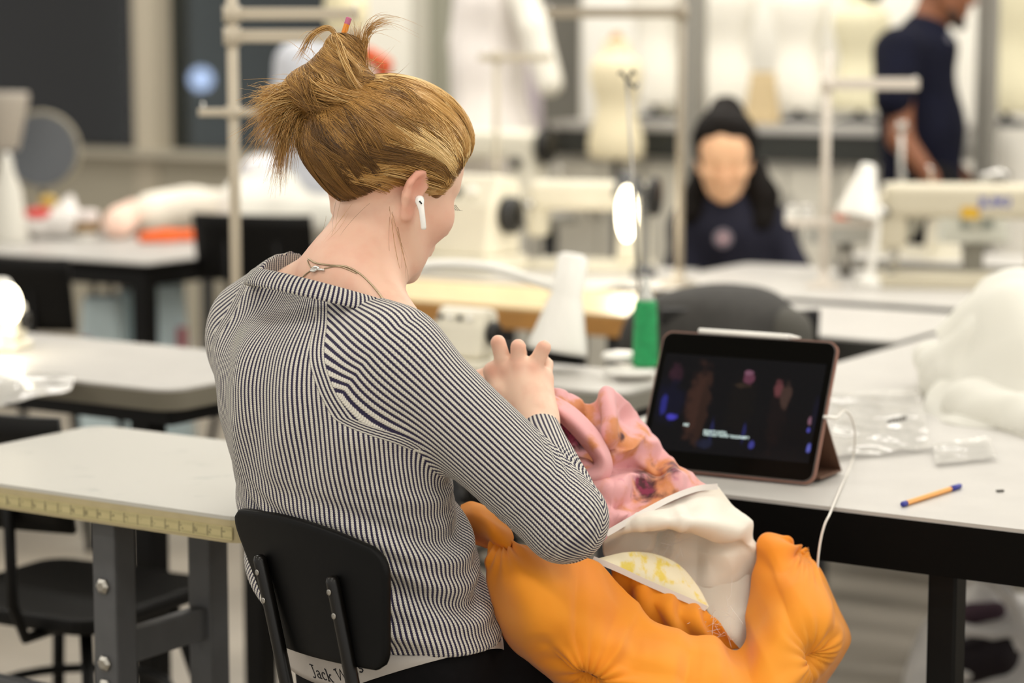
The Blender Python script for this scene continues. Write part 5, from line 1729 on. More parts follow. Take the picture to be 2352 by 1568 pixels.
b = MB(WO); lp_ = cr([hit(x, y, body) + [0, -.002, 0] for x, y in ((714, 620), (722, 613), (732, 614), (722, 622), (714, 620), (726, 618), (745, 619))], 40); b.tube(lp_, 0.0014, 6); b.build('pendant', mat('bright_silver', '#e9e7e2', 0.25, metal=0.7), nk, smooth=True)

# earbud and the pencil in the bun
eb_o = HD.W(.004, .088, -.012)
e1, e2, e3 = at(964, 463, 2.812), at(969, 486, 2.808), at(973, 527, 2.806)
eb = thing('earbud', 'white wireless earbud in the ear of the blond person', 'earbud', e1)
b = MB(e1); b.tube([e1 + [-.003, .010, .004], e1 + [0, .004, .002], e1, e1 * .6 + e2 * .4, e2, e3 - [0, 0, -.0025], e3], [.0035, .0058, .0058, .0044, .0036, .0035, .0028], 16); b.build('shell', mat('glossy_white_plastic', '#f1efea', 0.18, coat=0.4), eb, smooth=True)
b = MB(e1); q = e1 + (e2 - e1) * 0.12 + np.array([.001, -.0054, .001]); b.tube([q + [-.0015, 0, .0018], q + [.0015, 0, -.0018]], .0010, 8); b.build('sensor', M_blackpl, eb, smooth=True)
p1, p0 = at(802, 40, 2.90), at(745, 215, 2.89)
pc = thing('pencil', 'orange pencil with a pink end stuck through the blond bun', 'pencil', p1)
d_ = nrm(p1 - p0)
b = MB(p1); b.cyl(p0, p1 - d_ * 0.009, .0040, seg=6); b.build('barrel', mat('orange_paint', '#e58a1f', 0.4), pc)
b = MB(p1); b.tube([p1 - d_ * 0.009, p1 - d_ * 0.0012, p1], [.0039, .0039, .0030], 14); b.build('eraser', mat('pink_eraser', '#c06a8a', 0.7), pc, smooth=False)

# =============================== her chair
tl, tr_, br, bl = at(533, 1168, 2.845), at(893, 1272, 2.632), at(893, 1542, 2.628), at(652, 1480, 2.80)
bn = nrm(np.cross(tr_ - tl, np.array([0, 0, 1.0])))
bn = bn if bn[1] < 0 else -bn                            # towards the camera
CHO = np.array([(tl + br)[0] / 2 + FT[0] * 0.2, (tl + br)[1] / 2 + FT[1] * 0.2, 0])
ch = thing('work_chair', 'black chair with a low curved backrest that the person in the striped sweater sits on', 'chair', CHO)
nu, nv = 33, 21
Vv = []
for j in range(nv):
    t_ = -1 + 2 * j / (nv - 1)
    tv = max(0.0, (abs(t_) - 0.62) / 0.38)
    wf = 1 - 0.16 * (1 - math.sqrt(max(0, 1 - tv * tv)))
    for i in range(nu):
        s_ = (-1 + 2 * i / (nu - 1)) * wf
        u_, v_ = (s_ + 1) / 2, (t_ + 1) / 2
        p = tl * (1 - u_) * (1 - v_) + tr_ * u_ * (1 - v_) + br * u_ * v_ + bl * (1 - u_) * v_
        p = p + np.array([0, 0, 1]) * (0.016 * (1 - s_ * s_) * (1 - v_)) + bn * (0.012 * (1 - s_ * s_))
        Vv.append(p)
i_ = np.arange(nu * nv).reshape(nv, nu)
Qv = np.stack([i_[:-1, :-1], i_[1:, :-1], i_[1:, 1:], i_[:-1, 1:]], -1).reshape(-1, 4)
M_ply = mat('black_stained_ply', '#040404', 0.5, vary=0.25, vscale=25, bump=0.05, bscale=500, spec=0.16)
link('backrest', np_mesh('backrest', np.array(Vv) - CHO, Qv), M_ply, ch, solid=0.012, bevel=0.003, soff=0.0)
M_up = mat('black_enamel_tube', '#0b0907', 0.3, vary=0.15, spec=0.35)
for pts in (((597, 1286, 2.778), (612, 1350, 2.772), (640, 1480, 2.762), (662, 1590, 2.755), (675, 1680, 2.755)), ((764, 1335, 2.672), (775, 1390, 2.668), (797, 1500, 2.66), (815, 1600, 2.655), (824, 1690, 2.655))):
    P_ = [at(*p) for p in pts]
    end = P_[-1]; P_.append(end + FT * 0.03 - [0, 0, .03]); P_.append(end + FT * 0.16 - [0, 0, .035])
    c = cr(P_, 40)
    rr = np.full(40, 0.0088); rr[0] = .004; rr[1] = .0085
    c0_ = c[0] - (c[1] - c[0]) * 0.35
    rr[0] = .0086
    b = MB(CHO); b.tube([c[0] + [0, 0, .0075], c[0] + [0, 0, .0068], c[0] + [0, 0, .0045], c[0]] + list(c[1:]), [.001, .0042, .0072, .0086] + list(np.maximum(rr[1:], .0086)), 16); up_ = b.build('upright', M_up, ch, smooth=True)
    for h in (0.16, 0.34):
        q = c[int(h * 40 * 0.6)] + bn * 0.0085
        b = MB(CHO); b.lathe(q, [(.0040, 0), (.0036, .0012), (.0012, .0004)], 12, axis=bn); b.build('screw', M_steel, up_, smooth=True)
sx = CHO + np.array([0, 0, 0.455])
b = MB(CHO)
vs = []
for z in (-.02, .0):
    for k in range(40):
        a_ = 2 * math.pi * k / 40
        cx_ = np.sign(math.cos(a_)) * abs(math.cos(a_)) ** .5 * .2; cy_ = np.sign(math.sin(a_)) * abs(math.sin(a_)) ** .5 * .19
        vs.append(sx + RT * cx_ + FT * cy_ + [0, 0, z])
b.add(vs, [tuple(reversed(range(40))), tuple(40 + k for k in range(40))] + [(k, (k + 1) % 40, 40 + (k + 1) % 40, 40 + k) for k in range(40)])
b.build('seat', M_ply, ch, bevel=0.005)
for a_ in (-1, 1):
    for c_ in (-1, 1):
        b = MB(CHO); b.tube([sx + RT * .13 * a_ + FT * .12 * c_ - [0, 0, .02], (CHO + RT * .2 * a_ + FT * .19 * c_)], .012, 10); b.build('leg', M_up, ch, smooth=True)

# =============================== the person across the room
HB = Head(at(1664, 352, 6.78), 184, 22, 1.02)
O2 = np.array([HB.O[0], 6.95, 0])
p2 = thing('person', 'person with dark hair in a high bun and a navy sweater, looking down at work', 'person', O2)
Z = np.array([0, 0, 1.0])
nb_ = at(1672, 470, 6.90)
shL, shR = at(1592, 520, 6.92), at(1770, 520, 6.92)
bod = HB.prims() + [rc(HB.W(-.03, 0, -.06), .05, nb_, .055, .03), rc(nb_ - .06 * Z, .1, (nb_[0], 6.98, .62), .13, .05)]
arms2 = []
for sh_, ex_, hx in ((shL, 1566, 1640), (shR, 1822, 1700)):
    e_ = at(ex_, 620, 6.86); h_ = at(hx, 640, 6.80); h_[2] = 0.62
    arms2 += [rc(sh_, .065, e_, .05, .03), rc(e_, .05, h_, .034, .02)]
    bod += [rc(sh_, .05, e_, .04, .02), rc(e_, .04, h_, .026, .02), rc(h_, .026, h_ + (0, -.06, -.01), .02, .01)]
    for k in range(4):
        bod += chain([h_ + (-.018 + .012 * k, -.06, -.012), h_ + (-.02 + .013 * k, -.10, -.012), h_ + (-.02 + .013 * k, -.125, -.03)], [.0095, .0085, .007], .004)
    bod += chain([h_ + (.02, -.02, -.01), h_ + (.035, -.055, -.015), h_ + (.03, -.085, -.025)], [.012, .010, .008], .005)
hipc = np.array([O2[0], 7.02, .56])
for k in (-1, 1):
    bod += [rc(hipc + (k * .09, 0, 0), .085, hipc + (k * .11, -.42, -.02), .06, .03), rc(hipc + (k * .11, -.42, -.02), .06, (hipc[0] + k * .11, 6.62, .09), .04, .02), rc((hipc[0] + k * .11, 6.62, .05), .035, (hipc[0] + k * .11, 6.47, .035), .03, .02)]
V, Q = surface(bod, 0.0065); V = relax(V, Q, 1)
me = np_mesh('body', V - O2, Q)
flush_shade_attr(me, V, [(HB.W(.1, 0, -.03), .03, .4), (HB.W(0, .08, 0), .03, .6), (HB.W(0, -.08, 0), .03, .6)])
link('body', me, skin_mat('tan_skin', '#e8b992', '#c98a68', 0.05), p2)
for k in (-1, 1):
    blob('shoe', [rc((hipc[0] + k * .11, 6.63, .05), .045, (hipc[0] + k * .11, 6.46, .038), .037, .02), fn(lambda P: -P[:, 2], (0, 0, 0), (0, 0, 0), op=0)], 0.01, MATS['dark_shoe'], p2, O2, 1)
M_navy = mat('navy_knit', '#22222f', 0.9, vary=0.2, vscale=14, spec=0.2)
blob('sweater', [rc(nb_ - .015 * Z, .052, nb_ - .05 * Z, .10, .03), rc(shL, .068, shR, .068, .05), rc(nb_ - .07 * Z, .135, (nb_[0], 6.97, .58), .165, .06)] + arms2, 0.010, M_navy, p2, O2, 2, disp=lambda V: 0.006 * sines(V, 15, 5, 14, 45))
c = at(1660, 548, 6.72)
b = MB(O2); b.lathe(c, [(.028, 0), (.028, .012), (.024, .014)], 28, axis=(0, -1, 0.15)); em = b.build('emblem', mat('emblem_grey', '#6a626c', 0.7), p2, label='round grey pink emblem on the chest')
b = MB(O2); b.lathe(c + np.array([0, -.014, .002]), [(.015, 0), (.015, .002)], 24, axis=(0, -1, 0.15)); b.build('emblem_disc', mat('emblem_pink', '#9b7c80', 0.7), em)
M_dark = mat('dark_curly_hair', '#120d0a', 0.85, vary=0.4, vscale=40, bump=0.6, bscale=90, spec=0.2)
def cap2(H_, top, face):
    def f(P):
        l = H_.L(P)
        d0 = sdf(H_.skull(), P, 0.3)
        inn = np.minimum((face - l[:, 0]) + np.maximum(0, l[:, 2] - .03) * .62, l[:, 2] + .06)
        return d0 - np.clip(inn * .6, -.01, top)
    return fn(f, H_.O - .19, H_.O + .19, .02)
blob('hair', [cap2(HB, .022, .03), el(at(1668, 262, 6.86), (.058, .06, .056), None, .015), el(at(1668, 322, 6.86), (.083, .09, .066), None, .02),
              rc(at(1608, 400, 6.88), .034, at(1592, 490, 6.84), .042, .03), rc(at(1735, 390, 6.88), .036, at(1752, 450, 6.84), .048, .03), rc(at(1752, 450, 6.84), .048, at(1745, 505, 6.82), .04, .03)],
     0.009, M_dark, p2, O2, 1, disp=lambda V: 0.006 * sines(V, 6, 6, 60, 180))
blob('trousers', [rc(hipc - (.07, 0, 0), .125, hipc + (.07, 0, 0), .125, .04)] + [q for k in (-1, 1) for q in (rc(hipc + (k * .09, 0, 0), .095, hipc + (k * .11, -.42, -.02), .072, .03), rc(hipc + (k * .11, -.42, -.02), .07, (hipc[0] + k * .11, 6.62, .1), .055, .02))], 0.014, MATS['black_cotton'], p2, O2, 1)

# =============================== the standing person
D3 = 7.8
A3 = lambda x, y, Y=D3: at(x, y, Y)
HM = Head(A3(2172, -32), 92, 14, 1.0)
O3 = np.array([A3(2110, 300)[0], D3, 0])
p3 = thing('person', 'standing person in a dark navy short sleeved shirt, one hand on a machine', 'person', O3)
nk3 = A3(2128, 62)
nearS, farS = A3(2062, 120, 7.68), A3(2120, 118, 7.98)
elb, wri = A3(2068, 318, 7.58), A3(2134, 402, 7.52)
hp3 = np.array([O3[0] + .03, D3, .90])
bod = HM.prims() + [rc(HM.W(-.02, 0, -.06), .055, nk3, .062, .03), rc(A3(2105, 170), .10, hp3, .105, .06), rc(nearS, .055, elb, .042, .02), rc(elb, .042, wri, .029, .02)]
hnd = A3(2146, 428, 7.50)
bod += [rc(wri, .028, hnd, .026, .01)]
for k in range(4):
    bod += chain([hnd + (.004, -.03 + .02 * k, -.01), hnd + (.03, -.032 + .021 * k, -.03), hnd + (.045, -.032 + .021 * k, -.055)], [.0105, .0095, .008], .005)
bod += chain([hnd + (-.01, -.025, -.005), hnd + (.0, -.05, -.03), hnd + (.012, -.06, -.05)], [.013, .011, .009], .005)
fe, fw = A3(2150, 300, 8.02), A3(2200, 395, 7.98)
bod += [rc(farS, .055, fe, .042, .02), rc(fe, .042, fw, .029, .02), rc(fw, .028, fw + (.06, -.02, -.04), .024, .01)]
for k in range(4):
    q = fw + (.06, -.045 + .02 * k, -.04); bod += chain([q, q + (.03, 0, -.015), q + (.045, 0, -.035)], [.0105, .0095, .008], .005)
bod += chain([fw + (.02, -.03, -.02), fw + (.05, -.06, -.03)], [.013, .01], .005)
for k in (-1, 1):
    hp_ = hp3 + (0, k * .09, 0)
    bod += [rc(hp_, .085, hp_ + (.03, 0, -.42), .06, .03), rc(hp_ + (.03, 0, -.42), .058, hp_ + (.0, 0, -.82), .04, .02), rc(hp_ + (.0, 0, -.85), .036, hp_ + (.15, 0, -.865), .03, .02)]
V, Q = surface(bod, 0.0085); V = relax(V, Q, 1)
me = np_mesh('body', V - O3, Q)
flush_shade_attr(me, V, [(wri, .06, .3)])
link('body', me, skin_mat('brown_skin', '#7d4f35', '#5d3322', 0.03), p3)
M_shirt = mat('dark_navy_shirt', '#080a1c', 0.9, vary=0.25, vscale=12, spec=0.2)
blob('shirt', [rc(nk3 - .01 * Z, .068, nk3 - .05 * Z, .10, .03), rc(A3(2100, 150), .135, A3(2118, 300), .135, .06), rc(A3(2118, 300), .135, A3(2112, 470), .14, .06), rc(nearS, .085, A3(2052, 225, 7.60), .068, .03), rc(farS, .08, A3(2135, 225, 8.0), .068, .03)],
     0.011, M_shirt, p3, O3, 2, disp=lambda V: 0.005 * sines(V, 31, 5, 14, 40))
b = MB(O3); c = A3(2178, 88, 7.72); b.lathe(c, [(.012, 0), (.012, .01)], 16, axis=(.7, -.7, 0)); b.build('badge', mat('grey_badge', '#70707a', .5), p3)
tr3 = []
for k in (-1, 1):
    hp_ = hp3 + (0, k * .09, 0)
    tr3 += [rc(hp_, .098, hp_ + (.03, 0, -.42), .078, .04), rc(hp_ + (.03, 0, -.42), .076, hp_ + (.0, 0, -.80), .065, .02)]
blob('trousers', tr3, 0.014, MATS['black_cotton'], p3, O3, 1)
for k in (-1, 1):
    hp_ = hp3 + (0, k * .09, 0)
    blob('shoe', [rc(hp_ + (.0, 0, -.845), .045, hp_ + (.16, 0, -.862), .038, .02), fn(lambda P: -P[:, 2], (0, 0, 0), (0, 0, 0), op=0)], 0.01, MATS['dark_shoe'], p3, O3, 1)
blob('hair', [cap2(HM, .014, .02)], 0.012, MATS['dark_curly_hair'], p3, O3, 1)
blob('beard', [HM.C((.03, -.05, -.085), .02, (.082, -.012, -.112), .02, .02), HM.C((.03, .05, -.085), .02, (.082, .012, -.112), .02, .02)], 0.01, mat('dark_beard', '#1c120d', 0.8), p3, O3, 1)
# ------------------------------------------------------------------ the garment on her lap
DO = np.array([0.15, 2.95, 0.55])
dr = thing('dress', 'unfinished dress of orange, pink print and cream lining spread over the lap', 'dress', DO)
def thin(t, col, f=0.22):
    "thin cloth lets some light through"
    tl = t.n('ShaderNodeBsdfTranslucent'); t.l(col, tl.inputs[0])
    mx = t.n('ShaderNodeMixShader'); mx.inputs[0].default_value = f
    t.l(t.b.outputs[0], mx.inputs[1]); t.l(tl.outputs[0], mx.inputs[2]); t.l(mx.outputs[0], t.t.nodes['Material Output'].inputs[0])
def cloth_mat(name, c0, c1, rough=0.75, sheen=0.3, sc=10, transl=0.0):
    m = bpy.data.materials.new(name)
    m.use_nodes = True
    t = NT(m)
    t.l(t.mix(t.smooth(t.noise(sc, 3.0), 0.3, 0.7), lin(c0), lin(c1)), t.b.inputs['Base Color'])
    t.b.inputs['Roughness'].default_value = rough
    t.b.inputs['Specular IOR Level'].default_value = 0.25
    t.b.inputs['Sheen Weight'].default_value = sheen
    t.bump(t.noise(900, 2.0), 0.15, 0.0005)
    thin(t, t.b.inputs['Base Color'].links[0].from_socket)
    return m
M_orange = cloth_mat('orange_cotton', '#f5951c', '#f9a530', 0.7, 0.2, 6)
M_lining = cloth_mat('cream_lining', '#f6eee0', '#fbf5ea', 0.7, 0.2)
M_tape = cloth_mat('white_tape', '#ece6e0', '#f4efe9', 0.7, 0.1)
M_yellow = bpy.data.materials.new('yellow_print_facing'); M_yellow.use_nodes = True
t = NT(M_yellow)
t.l(t.mix(t.smooth(t.noise(55, 3.0), 0.5, 0.68), lin('#f3e9c9'), lin('#efd768')), t.b.inputs['Base Color']); t.b.inputs['Roughness'].default_value = 0.8
M_pink = bpy.data.materials.new('pink_print'); M_pink.use_nodes = True
t = NT(M_pink)
n1, n2, n3 = t.noise(24, 5.0), t.noise(36, 4.0), t.noise(60, 4.0)
ob, bb = t.attr('orange_spots').outputs['Fac'], t.attr('dark_spots').outputs['Fac']
fo = t.math('MULTIPLY', t.smooth(t.math('ADD', t.math('MULTIPLY', n1, 1.0), t.math('MULTIPLY', ob, 0.30)), 0.56, 0.74), t.mixf(n3, 0.6, 1.0))
fb = t.smooth(t.math('ADD', t.math('MULTIPLY', n2, 0.8), t.math('MULTIPLY', bb, 0.5)), 0.62, 0.84)
fm = t.smooth(n3, 0.60, 0.78)
c = t.mix(t.math('MULTIPLY', fm, 0.35), lin('#f0b4b6'), lin('#c9688c'))
c = t.mix(fo, c, lin('#dd8c34'))
c = t.mix(fb, c, t.mix(t.smooth(n3, .45, .6), lin('#4a0f1c'), lin('#8c2348')))
t.l(c, t.b.inputs['Base Color']); t.b.inputs['Roughness'].default_value = 0.75; t.b.inputs['Sheen Weight'].default_value = 0.2; thin(t, c)

GATH = [(at(1152, 1228, 2.80), .045, 0.0035, .010), (at(1352, 1562, 2.73), .050, 0.0032, .030), (at(1862, 1256, 3.02), .060, 0.006, .008), (at(1874, 1512, 2.86), .045, 0.0032, .030)]
def orange_disp(u, v, P_):
    d = 0.0050 * sines(P_, 41, 6, 12, 40) + folds(P_, ((1330, 1300, 1325, 1500, 2.74, .007, -.005), (1380, 1300, 1470, 1420, 2.80, .010, -.006), (1470, 1430, 1360, 1540, 2.77, .012, .008), (1250, 1480, 1310, 1568, 2.74, .014, -.012),
        (1690, 1470, 1735, 1568, 2.80, .014, -.014), (1650, 1480, 1640, 1568, 2.79, .014, .008), (1590, 1500, 1570, 1568, 2.78, .010, -.008), (1770, 1330, 1850, 1480, 2.90, .012, -.008), (1880, 1330, 1900, 1450, 2.95, .012, .006),
        (1480, 1480, 1620, 1490, 2.80, .012, .007), (1400, 1510, 1560, 1540, 2.75, .012, -.008), (1760, 1290, 1840, 1275, 3.0, .010, -.008), (1910, 1420, 1870, 1500, 2.93, .010, -.010))) + 0.0010 * sines(P_, 42, 5, 60, 140)
    for c_, r_, a_, dip in GATH:
        q = P_ - c_
        rr = np.linalg.norm(q, axis=1)
        th = np.arctan2(q[:, 2], q[:, 0])
        w_ = np.exp(-(rr / r_) ** 2)
        d += w_ * (a_ * np.sin(th * 17 + 2 * np.sin(th * 3)) * np.clip(rr / 0.012, 0, 1)) - dip * np.exp(-(rr / (r_ * .35)) ** 2)
    return d
rows_o = [
 [(1128, 1222, 2.84), (1200, 1245, 2.80), (1290, 1278, 2.80), (1375, 1288, 2.85), (1432, 1345, 2.862), (1495, 1425, 2.845), (1585, 1462, 2.85), (1692, 1472, 2.90), (1722, 1390, 2.96), (1745, 1240, 3.02), (1805, 1226, 3.03), (1858, 1256, 3.04)],
 [(1113, 1290, 2.80), (1195, 1310, 2.74), (1290, 1345, 2.735), (1370, 1360, 2.78), (1436, 1392, 2.83), (1512, 1445, 2.825), (1600, 1480, 2.83), (1690, 1500, 2.86), (1745, 1430, 2.90), (1790, 1330, 2.93), (1850, 1320, 2.95), (1898, 1330, 3.02)],
 [(1128, 1375, 2.80), (1205, 1390, 2.72), (1295, 1415, 2.715), (1370, 1430, 2.755), (1435, 1450, 2.80), (1520, 1475, 2.80), (1605, 1505, 2.80), (1690, 1530, 2.81), (1760, 1490, 2.83), (1820, 1420, 2.86), (1885, 1400, 2.90), (1930, 1400, 3.0)],
 [(1162, 1470, 2.81), (1225, 1470, 2.73), (1300, 1480, 2.72), (1375, 1490, 2.735), (1440, 1505, 2.745), (1525, 1530, 2.74), (1610, 1560, 2.75), (1695, 1580, 2.77), (1780, 1550, 2.80), (1850, 1490, 2.85), (1915, 1455, 2.90), (1955, 1462, 2.98)],
 [(1225, 1535, 2.84), (1265, 1550, 2.77), (1315, 1560, 2.73), (1385, 1580, 2.72), (1445, 1595, 2.71), (1530, 1620, 2.71), (1615, 1645, 2.72), (1700, 1650, 2.74), (1790, 1610, 2.78), (1855, 1550, 2.84), (1910, 1510, 2.90), (1938, 1505, 2.96)],
 [(1290, 1590, 2.92), (1310, 1620, 2.87), (1350, 1640, 2.82), (1400, 1660, 2.78), (1450, 1680, 2.76), (1535, 1700, 2.76), (1620, 1710, 2.77), (1705, 1700, 2.80), (1790, 1650, 2.86), (1850, 1600, 2.92), (1885, 1580, 2.98), (1900, 1570, 3.02)]]
patch('orange_skirt', rows_o, 200, 120, M_orange, dr, DO, orange_disp, 0.002, label='orange gathered skirt')
patch('orange_sleeve', [[(1060, 1160, 2.93), (1085, 1150, 2.92), (1120, 1165, 2.90), (1170, 1205, 2.86)], [(1055, 1185, 2.90), (1090, 1180, 2.86), (1130, 1195, 2.83), (1180, 1235, 2.82)], [(1062, 1215, 2.90), (1100, 1225, 2.85), (1130, 1240, 2.82), (1170, 1262, 2.80)], [(1075, 1240, 2.94), (1110, 1255, 2.90), (1140, 1268, 2.87), (1170, 1285, 2.84)]], 50, 40, M_orange, dr, DO,
      lambda u, v, P_: 0.003 * sines(P_, 51, 5, 50, 140), 0.002)
patch('inner_pleat', [[(1405, 1303, 2.885), (1480, 1338, 2.885), (1560, 1372, 2.90), (1625, 1400, 2.912)], [(1412, 1350, 2.90), (1490, 1385, 2.875), (1570, 1408, 2.88), (1645, 1425, 2.905)], [(1420, 1400, 2.91), (1505, 1430, 2.88), (1585, 1450, 2.88), (1665, 1452, 2.91)], [(1430, 1450, 2.92), (1515, 1490, 2.90), (1600, 1500, 2.90), (1700, 1490, 2.93)]], 60, 40, M_orange, dr, DO,
      lambda u, v, P_: 0.0065 * np.sin(u * 24 + 2 * np.sin(v * 3)) * np.sin(np.pi * np.clip(v * .8 + .12, 0, 1)), 0.0015)
def lin_disp(u, v, P_):
    return 0.003 * sines(P_, 61, 5, 18, 50) + folds(P_, ((1440, 1205, 1560, 1196, 2.90, .010, .012), (1560, 1196, 1735, 1250, 2.92, .010, .014), (1450, 1228, 1720, 1262, 2.96, .010, -.014), (1548, 1215, 1505, 1280, 2.95, .005, -.012), (1570, 1215, 1530, 1300, 2.95, .007, .010),
        (1520, 1215, 1470, 1275, 2.95, .010, .008), (1640, 1225, 1690, 1335, 2.97, .012, .006), (1600, 1240, 1600, 1345, 2.97, .010, -.006), (1480, 1185, 1640, 1150, 2.95, .006, -.004), (1690, 1190, 1735, 1255, 3.0, .008, .005)))
patch('lining', [
 [(1380, 1222, 2.90), (1455, 1188, 2.93), (1530, 1152, 2.965), (1595, 1126, 3.0), (1648, 1118, 3.03)],
 [(1385, 1232, 2.89), (1465, 1196, 2.905), (1555, 1175, 2.93), (1630, 1158, 2.97), (1697, 1188, 3.03)],
 [(1385, 1250, 2.91), (1475, 1205, 2.895), (1570, 1200, 2.90), (1655, 1208, 2.93), (1735, 1252, 3.02)],
 [(1385, 1262, 2.94), (1478, 1225, 2.955), (1570, 1225, 2.97), (1655, 1235, 2.975), (1744, 1282, 3.02)],
 [(1390, 1280, 2.95), (1475, 1270, 2.97), (1560, 1285, 2.99), (1645, 1290, 2.98), (1738, 1318, 3.02)],
 [(1420, 1315, 2.95), (1490, 1320, 2.97), (1565, 1345, 2.98), (1640, 1350, 2.98), (1712, 1360, 3.01)]], 110, 90, M_lining, dr, DO, lin_disp, 0.0015, label='cream lining')
patch('facing', [[(1368, 1283, 2.88), (1440, 1267, 2.90), (1505, 1272, 2.92), (1560, 1298, 2.93), (1602, 1348, 2.935), (1626, 1394, 2.925)],
                 [(1368, 1286, 2.872), (1440, 1295, 2.885), (1503, 1310, 2.90), (1556, 1332, 2.91), (1596, 1366, 2.92), (1624, 1396, 2.922)],
                 [(1366, 1288, 2.865), (1440, 1318, 2.878), (1502, 1346, 2.892), (1552, 1368, 2.902), (1592, 1386, 2.912), (1622, 1400, 2.918)]], 70, 30, M_yellow, dr, DO, lambda u, v, P_: 0.002 * sines(P_, 71, 4, 30, 80), 0.0015, label='yellow printed facing')
patch('facing', [[(1590, 1335, 2.985), (1655, 1325, 2.99), (1725, 1318, 3.01)], [(1622, 1396, 2.955), (1668, 1390, 2.965), (1722, 1385, 2.985)], [(1640, 1425, 2.945), (1676, 1420, 2.95), (1716, 1410, 2.97)], [(1640, 1460, 2.94), (1690, 1462, 2.935), (1716, 1450, 2.955)], [(1640, 1510, 2.95), (1695, 1510, 2.94), (1730, 1500, 2.95)]], 30, 30, M_lining, dr, DO, lambda u, v, P_: 0.002 * sines(P_, 73, 4, 40, 90), 0.0015)
ribbon('tape', [at(*p) for p in ((1362, 1283, 2.86), (1420, 1307, 2.868), (1480, 1335, 2.88), (1530, 1357, 2.89), (1580, 1378, 2.90), (1622, 1397, 2.91))], 0.0075, M_tape, dr, DO, label='white seam tape')
ribbon('tape', [at(*p) for p in ((1392, 1226, 2.875), (1440, 1198, 2.895), (1490, 1170, 2.92), (1545, 1142, 2.95), (1600, 1122, 2.985), (1648, 1117, 3.015))], 0.0078, M_tape, dr, DO, label='white seam tape')
def pink_disp(u, v, P_):
    return 0.0028 * sines(P_, 81, 6, 30, 95) + 1.25 * folds(P_, ((1395, 900, 1398, 1015, 3.0, .007, .012), (1365, 930, 1375, 1000, 3.0, .008, -.008), (1290, 915, 1385, 1010, 3.0, .010, .010), (1330, 990, 1375, 1040, 2.97, .012, -.014), (1300, 980, 1330, 1020, 2.97, .012, -.016),
        (1402, 1045, 1460, 1025, 3.0, .008, .012), (1460, 1025, 1545, 1062, 3.02, .008, .012), (1405, 1068, 1520, 1075, 3.0, .010, -.014), (1500, 1090, 1520, 1060, 3.0, .008, -.008), (1395, 1110, 1480, 1105, 2.97, .009, .010), (1480, 1105, 1590, 1100, 3.0, .008, .008),
        (1400, 1150, 1450, 1160, 2.93, .008, -.010), (1440, 1145, 1520, 1125, 2.95, .008, -.008), (1545, 1090, 1560, 1125, 3.0, .006, .006), (1400, 1190, 1440, 1185, 2.91, .007, .008), (1425, 935, 1455, 985, 3.05, .010, -.008), (1440, 985, 1500, 1010, 3.05, .009, .006)))
def spots(ob, O_):
    me = ob.data
    V = np.array([v.co[:] for v in me.vertices]) + O_
    for nm, L_ in (('dark_spots', ((1490, 1118, .024), (1475, 1108, .016), (1320, 1010, .03), (1300, 975, .02), (1437, 1007, .012), (1545, 1068, .02), (1510, 1085, .018), (1395, 1110, .014), (1370, 1065, .010))),
                   ('orange_spots', ((1430, 1000, .03), (1475, 1010, .03), (1340, 970, .03), (1300, 955, .025), (1455, 1030, .02), (1510, 1110, .03), (1465, 1160, .02), (1500, 1160, .02), (1380, 1050, .02)))):
        f = np.zeros(len(V))
        for x, y, r_ in L_:
            px_ = CX + FPX * V[:, 0] / (V[:, 1] * CP + (CAMH - V[:, 2]) * SP)
            q = np.array(at(x, y, 2.985))
            f = np.maximum(f, np.exp(-((np.linalg.norm((V - q) * [1, .35, 1], axis=1)) / r_) ** 2))
        put_attr(me, nm, f)
pk_ = patch('printed_bodice', [
 [(1110, 905, 3.06), (1255, 892, 3.03), (1300, 915, 3.04), (1340, 932, 3.05), (1396, 900, 3.05), (1440, 922, 3.075), (1464, 945, 3.10)],
 [(1120, 930, 3.04), (1262, 938, 3.00), (1310, 962, 3.0), (1352, 985, 3.02), (1400, 990, 2.985), (1450, 985, 3.05), (1492, 1000, 3.085)],
 [(1200, 990, 3.02), (1290, 1002, 2.995), (1340, 1030, 2.985), (1388, 1052, 2.985), (1432, 1035, 3.005), (1482, 1045, 3.03), (1532, 1048, 3.055)],
 [(1250, 1070, 2.99), (1340, 1085, 2.95), (1390, 1095, 2.95), (1432, 1098, 2.985), (1482, 1096, 3.0), (1540, 1082, 3.005), (1578, 1086, 3.03)],
 [(1300, 1170, 2.95), (1380, 1165, 2.915), (1422, 1150, 2.92), (1462, 1148, 2.945), (1512, 1134, 2.955), (1562, 1118, 2.98), (1610, 1105, 3.02)],
 [(1330, 1250, 2.92), (1382, 1245, 2.885), (1402, 1225, 2.89), (1442, 1198, 2.905), (1492, 1170, 2.93), (1560, 1138, 2.965), (1630, 1116, 3.015)]], 130, 110, M_pink, dr, DO, pink_disp, 0.0012, label='pink floral printed bodice')
spots(pk_, DO)
